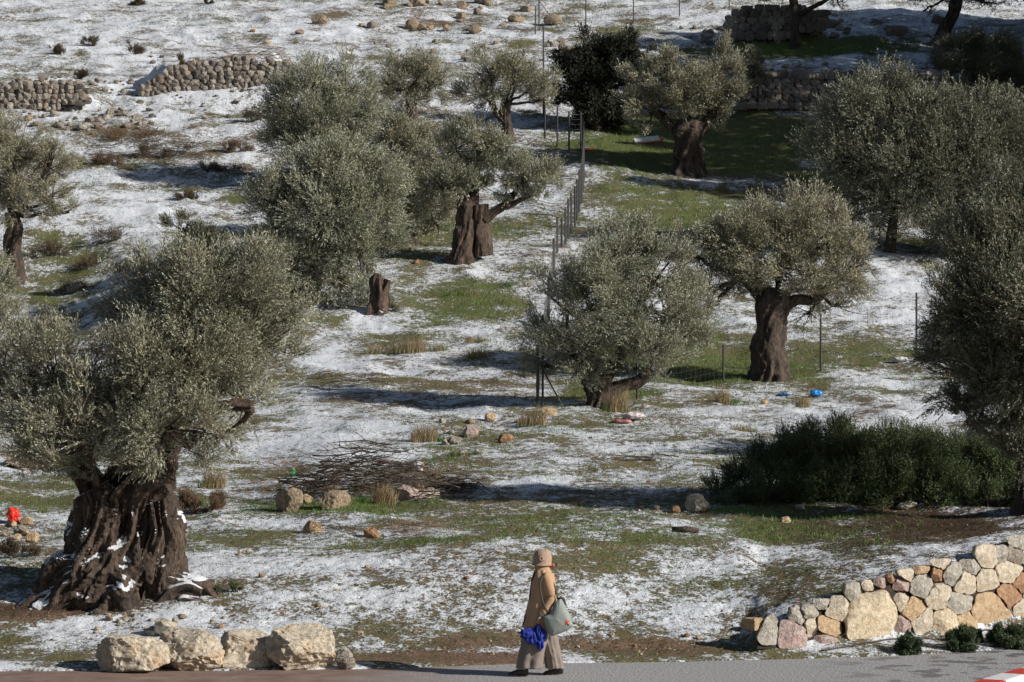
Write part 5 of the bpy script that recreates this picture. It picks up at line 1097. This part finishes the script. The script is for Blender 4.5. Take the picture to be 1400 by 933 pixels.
# ------------------------------------------------------------------ ground cover: grass, leaf litter, pebbles
def gsample(rng, n, wfun, y0=38.2, y1=150):
    S = rng.uniform(-.21, .21, n); Yv = y0*(y1/y0)**rng.random(n); x = S*Yv; c = cover(x, Yv); k = rng.random(n) < wfun(c, x, Yv)
    return x[k], Yv[k], [a[k] for a in c]
rng = np.random.default_rng(900)
def gw(c, x, y):
    cl = .5+.5*vn(x*2.2, y*2.2, 0, 61); cl2 = .5+.5*vn(x*7, y*7, 0, 62)
    return np.clip(c[0]**1.6*1.5, 0, 1)*(cl*.6+cl2*.8)**2*.9*(1-.8*c[2])
x, y, c = gsample(rng, 420000, gw)
O = np.stack([x, y, H(x, y)-.01], -1); hgt = rng.uniform(.02, .06, len(x))*(1+(y-38)/60)*(.6+.8*c[0])
V, Q, T = blades(rng, O, hgt, .0, .9, 2)
def blades2(O, hgt, w, lean):
    n = len(O); d = unit(np.concatenate([rng.normal(size=(n, 2)), np.zeros((n, 1))], 1)); wv = np.stack([np.ones(n), rng.normal(0, .4, n), np.zeros(n)], -1)*w[:, None]/2
    tip = O+d*(hgt*lean*rng.uniform(.2, 1.4, n))[:, None]+np.array([0, 0, 1])*hgt[:, None]
    return np.stack([O-wv, O+wv, tip], 1).reshape(-1, 3), np.arange(3*n).reshape(-1, 3)
V, T = blades2(O, hgt, .007+.00018*y, .8); g_ = mesh('grass', V, T, M['grass']); tag(g_, 'short green grass poking through the snow', 'grass', kind='stuff')
x, y, c = gsample(rng, 160000, lambda c, x, y: np.clip(c[1]**1.5+.05, 0, 1)*(.5+.5*vn(x*4, y*4, 0, 66))**2*(1-c[2]))
O = np.stack([x, y, H(x, y)-.01], -1); V, T = blades2(O, rng.uniform(.015, .05, len(x))*(1+(y-38)/60), .008+.0002*y, 1.1); g_ = mesh('dry_grass', V, T, M['dry']); tag(g_, 'thin dry grass and stalks on the bare patches', 'grass', kind='stuff')
def flat_leaves(x, y, sz, name, mat, label, cat, lift=.015):
    n = len(x); a = rng.uniform(0, 6.28, n); d = np.stack([np.cos(a), np.sin(a), rng.normal(0, .35, n)], -1)*sz[:, None]; w = np.stack([-np.sin(a), np.cos(a), rng.normal(0, .35, n)], -1)*sz[:, None]*.4
    c = np.stack([x, y, H(x, y)+lift], -1); V = np.stack([c-d, c+w, c+d, c-w], 1).reshape(-1, 3); o = mesh(name, V, np.arange(4*n).reshape(-1, 4), mat); tag(o, label, cat, kind='stuff')
M['litter'] = blade_mat('dead_leaf', (.03, .014, .010), (.15, .08, .05))
x, y, c = gsample(rng, 90000, lambda c, x, y: np.clip(c[2]*1.2+.5*c[1]**2+.04, 0, 1)*(.5+.5*vn(x*3, y*3, 0, 68)), 38.2, 70); flat_leaves(x, y, rng.uniform(.012, .035, len(x)), 'leaf_litter', M['litter'], 'dead brown leaves scattered on snow and soil', 'leaf litter')
P, F = ico(1); x, y, c = gsample(rng, 26000, lambda c, x, y: np.clip(.03+.35*c[1]**2, 0, 1)*(.5+.5*vn(x*1.2, y*1.2, 0, 70)), 38.1, 130); n = len(x)
s = rng.uniform(.008, .024, n)*(1+(y-38)/70)*(1+1.2*(rng.random(n) < .08)); V = (P[None]*(1+rng.normal(0, .16, (n, len(P), 1)))*np.stack([s*rng.uniform(.8, 1.6, n), s, s*.65], -1)[:, None]+np.stack([x, y, H(x, y)+s*.25], -1)[:, None]).reshape(-1, 3)
M['pebble'] = blade_mat('pebble_stone', (.22, .11, .06), (.50, .38, .27))
o = mesh('pebbles', V, (F[None]+(np.arange(n)*len(P))[:, None, None]).reshape(-1, 3), M['pebble']); tag(o, 'small brown and cream pebbles scattered over the slope', 'pebbles', kind='stuff')
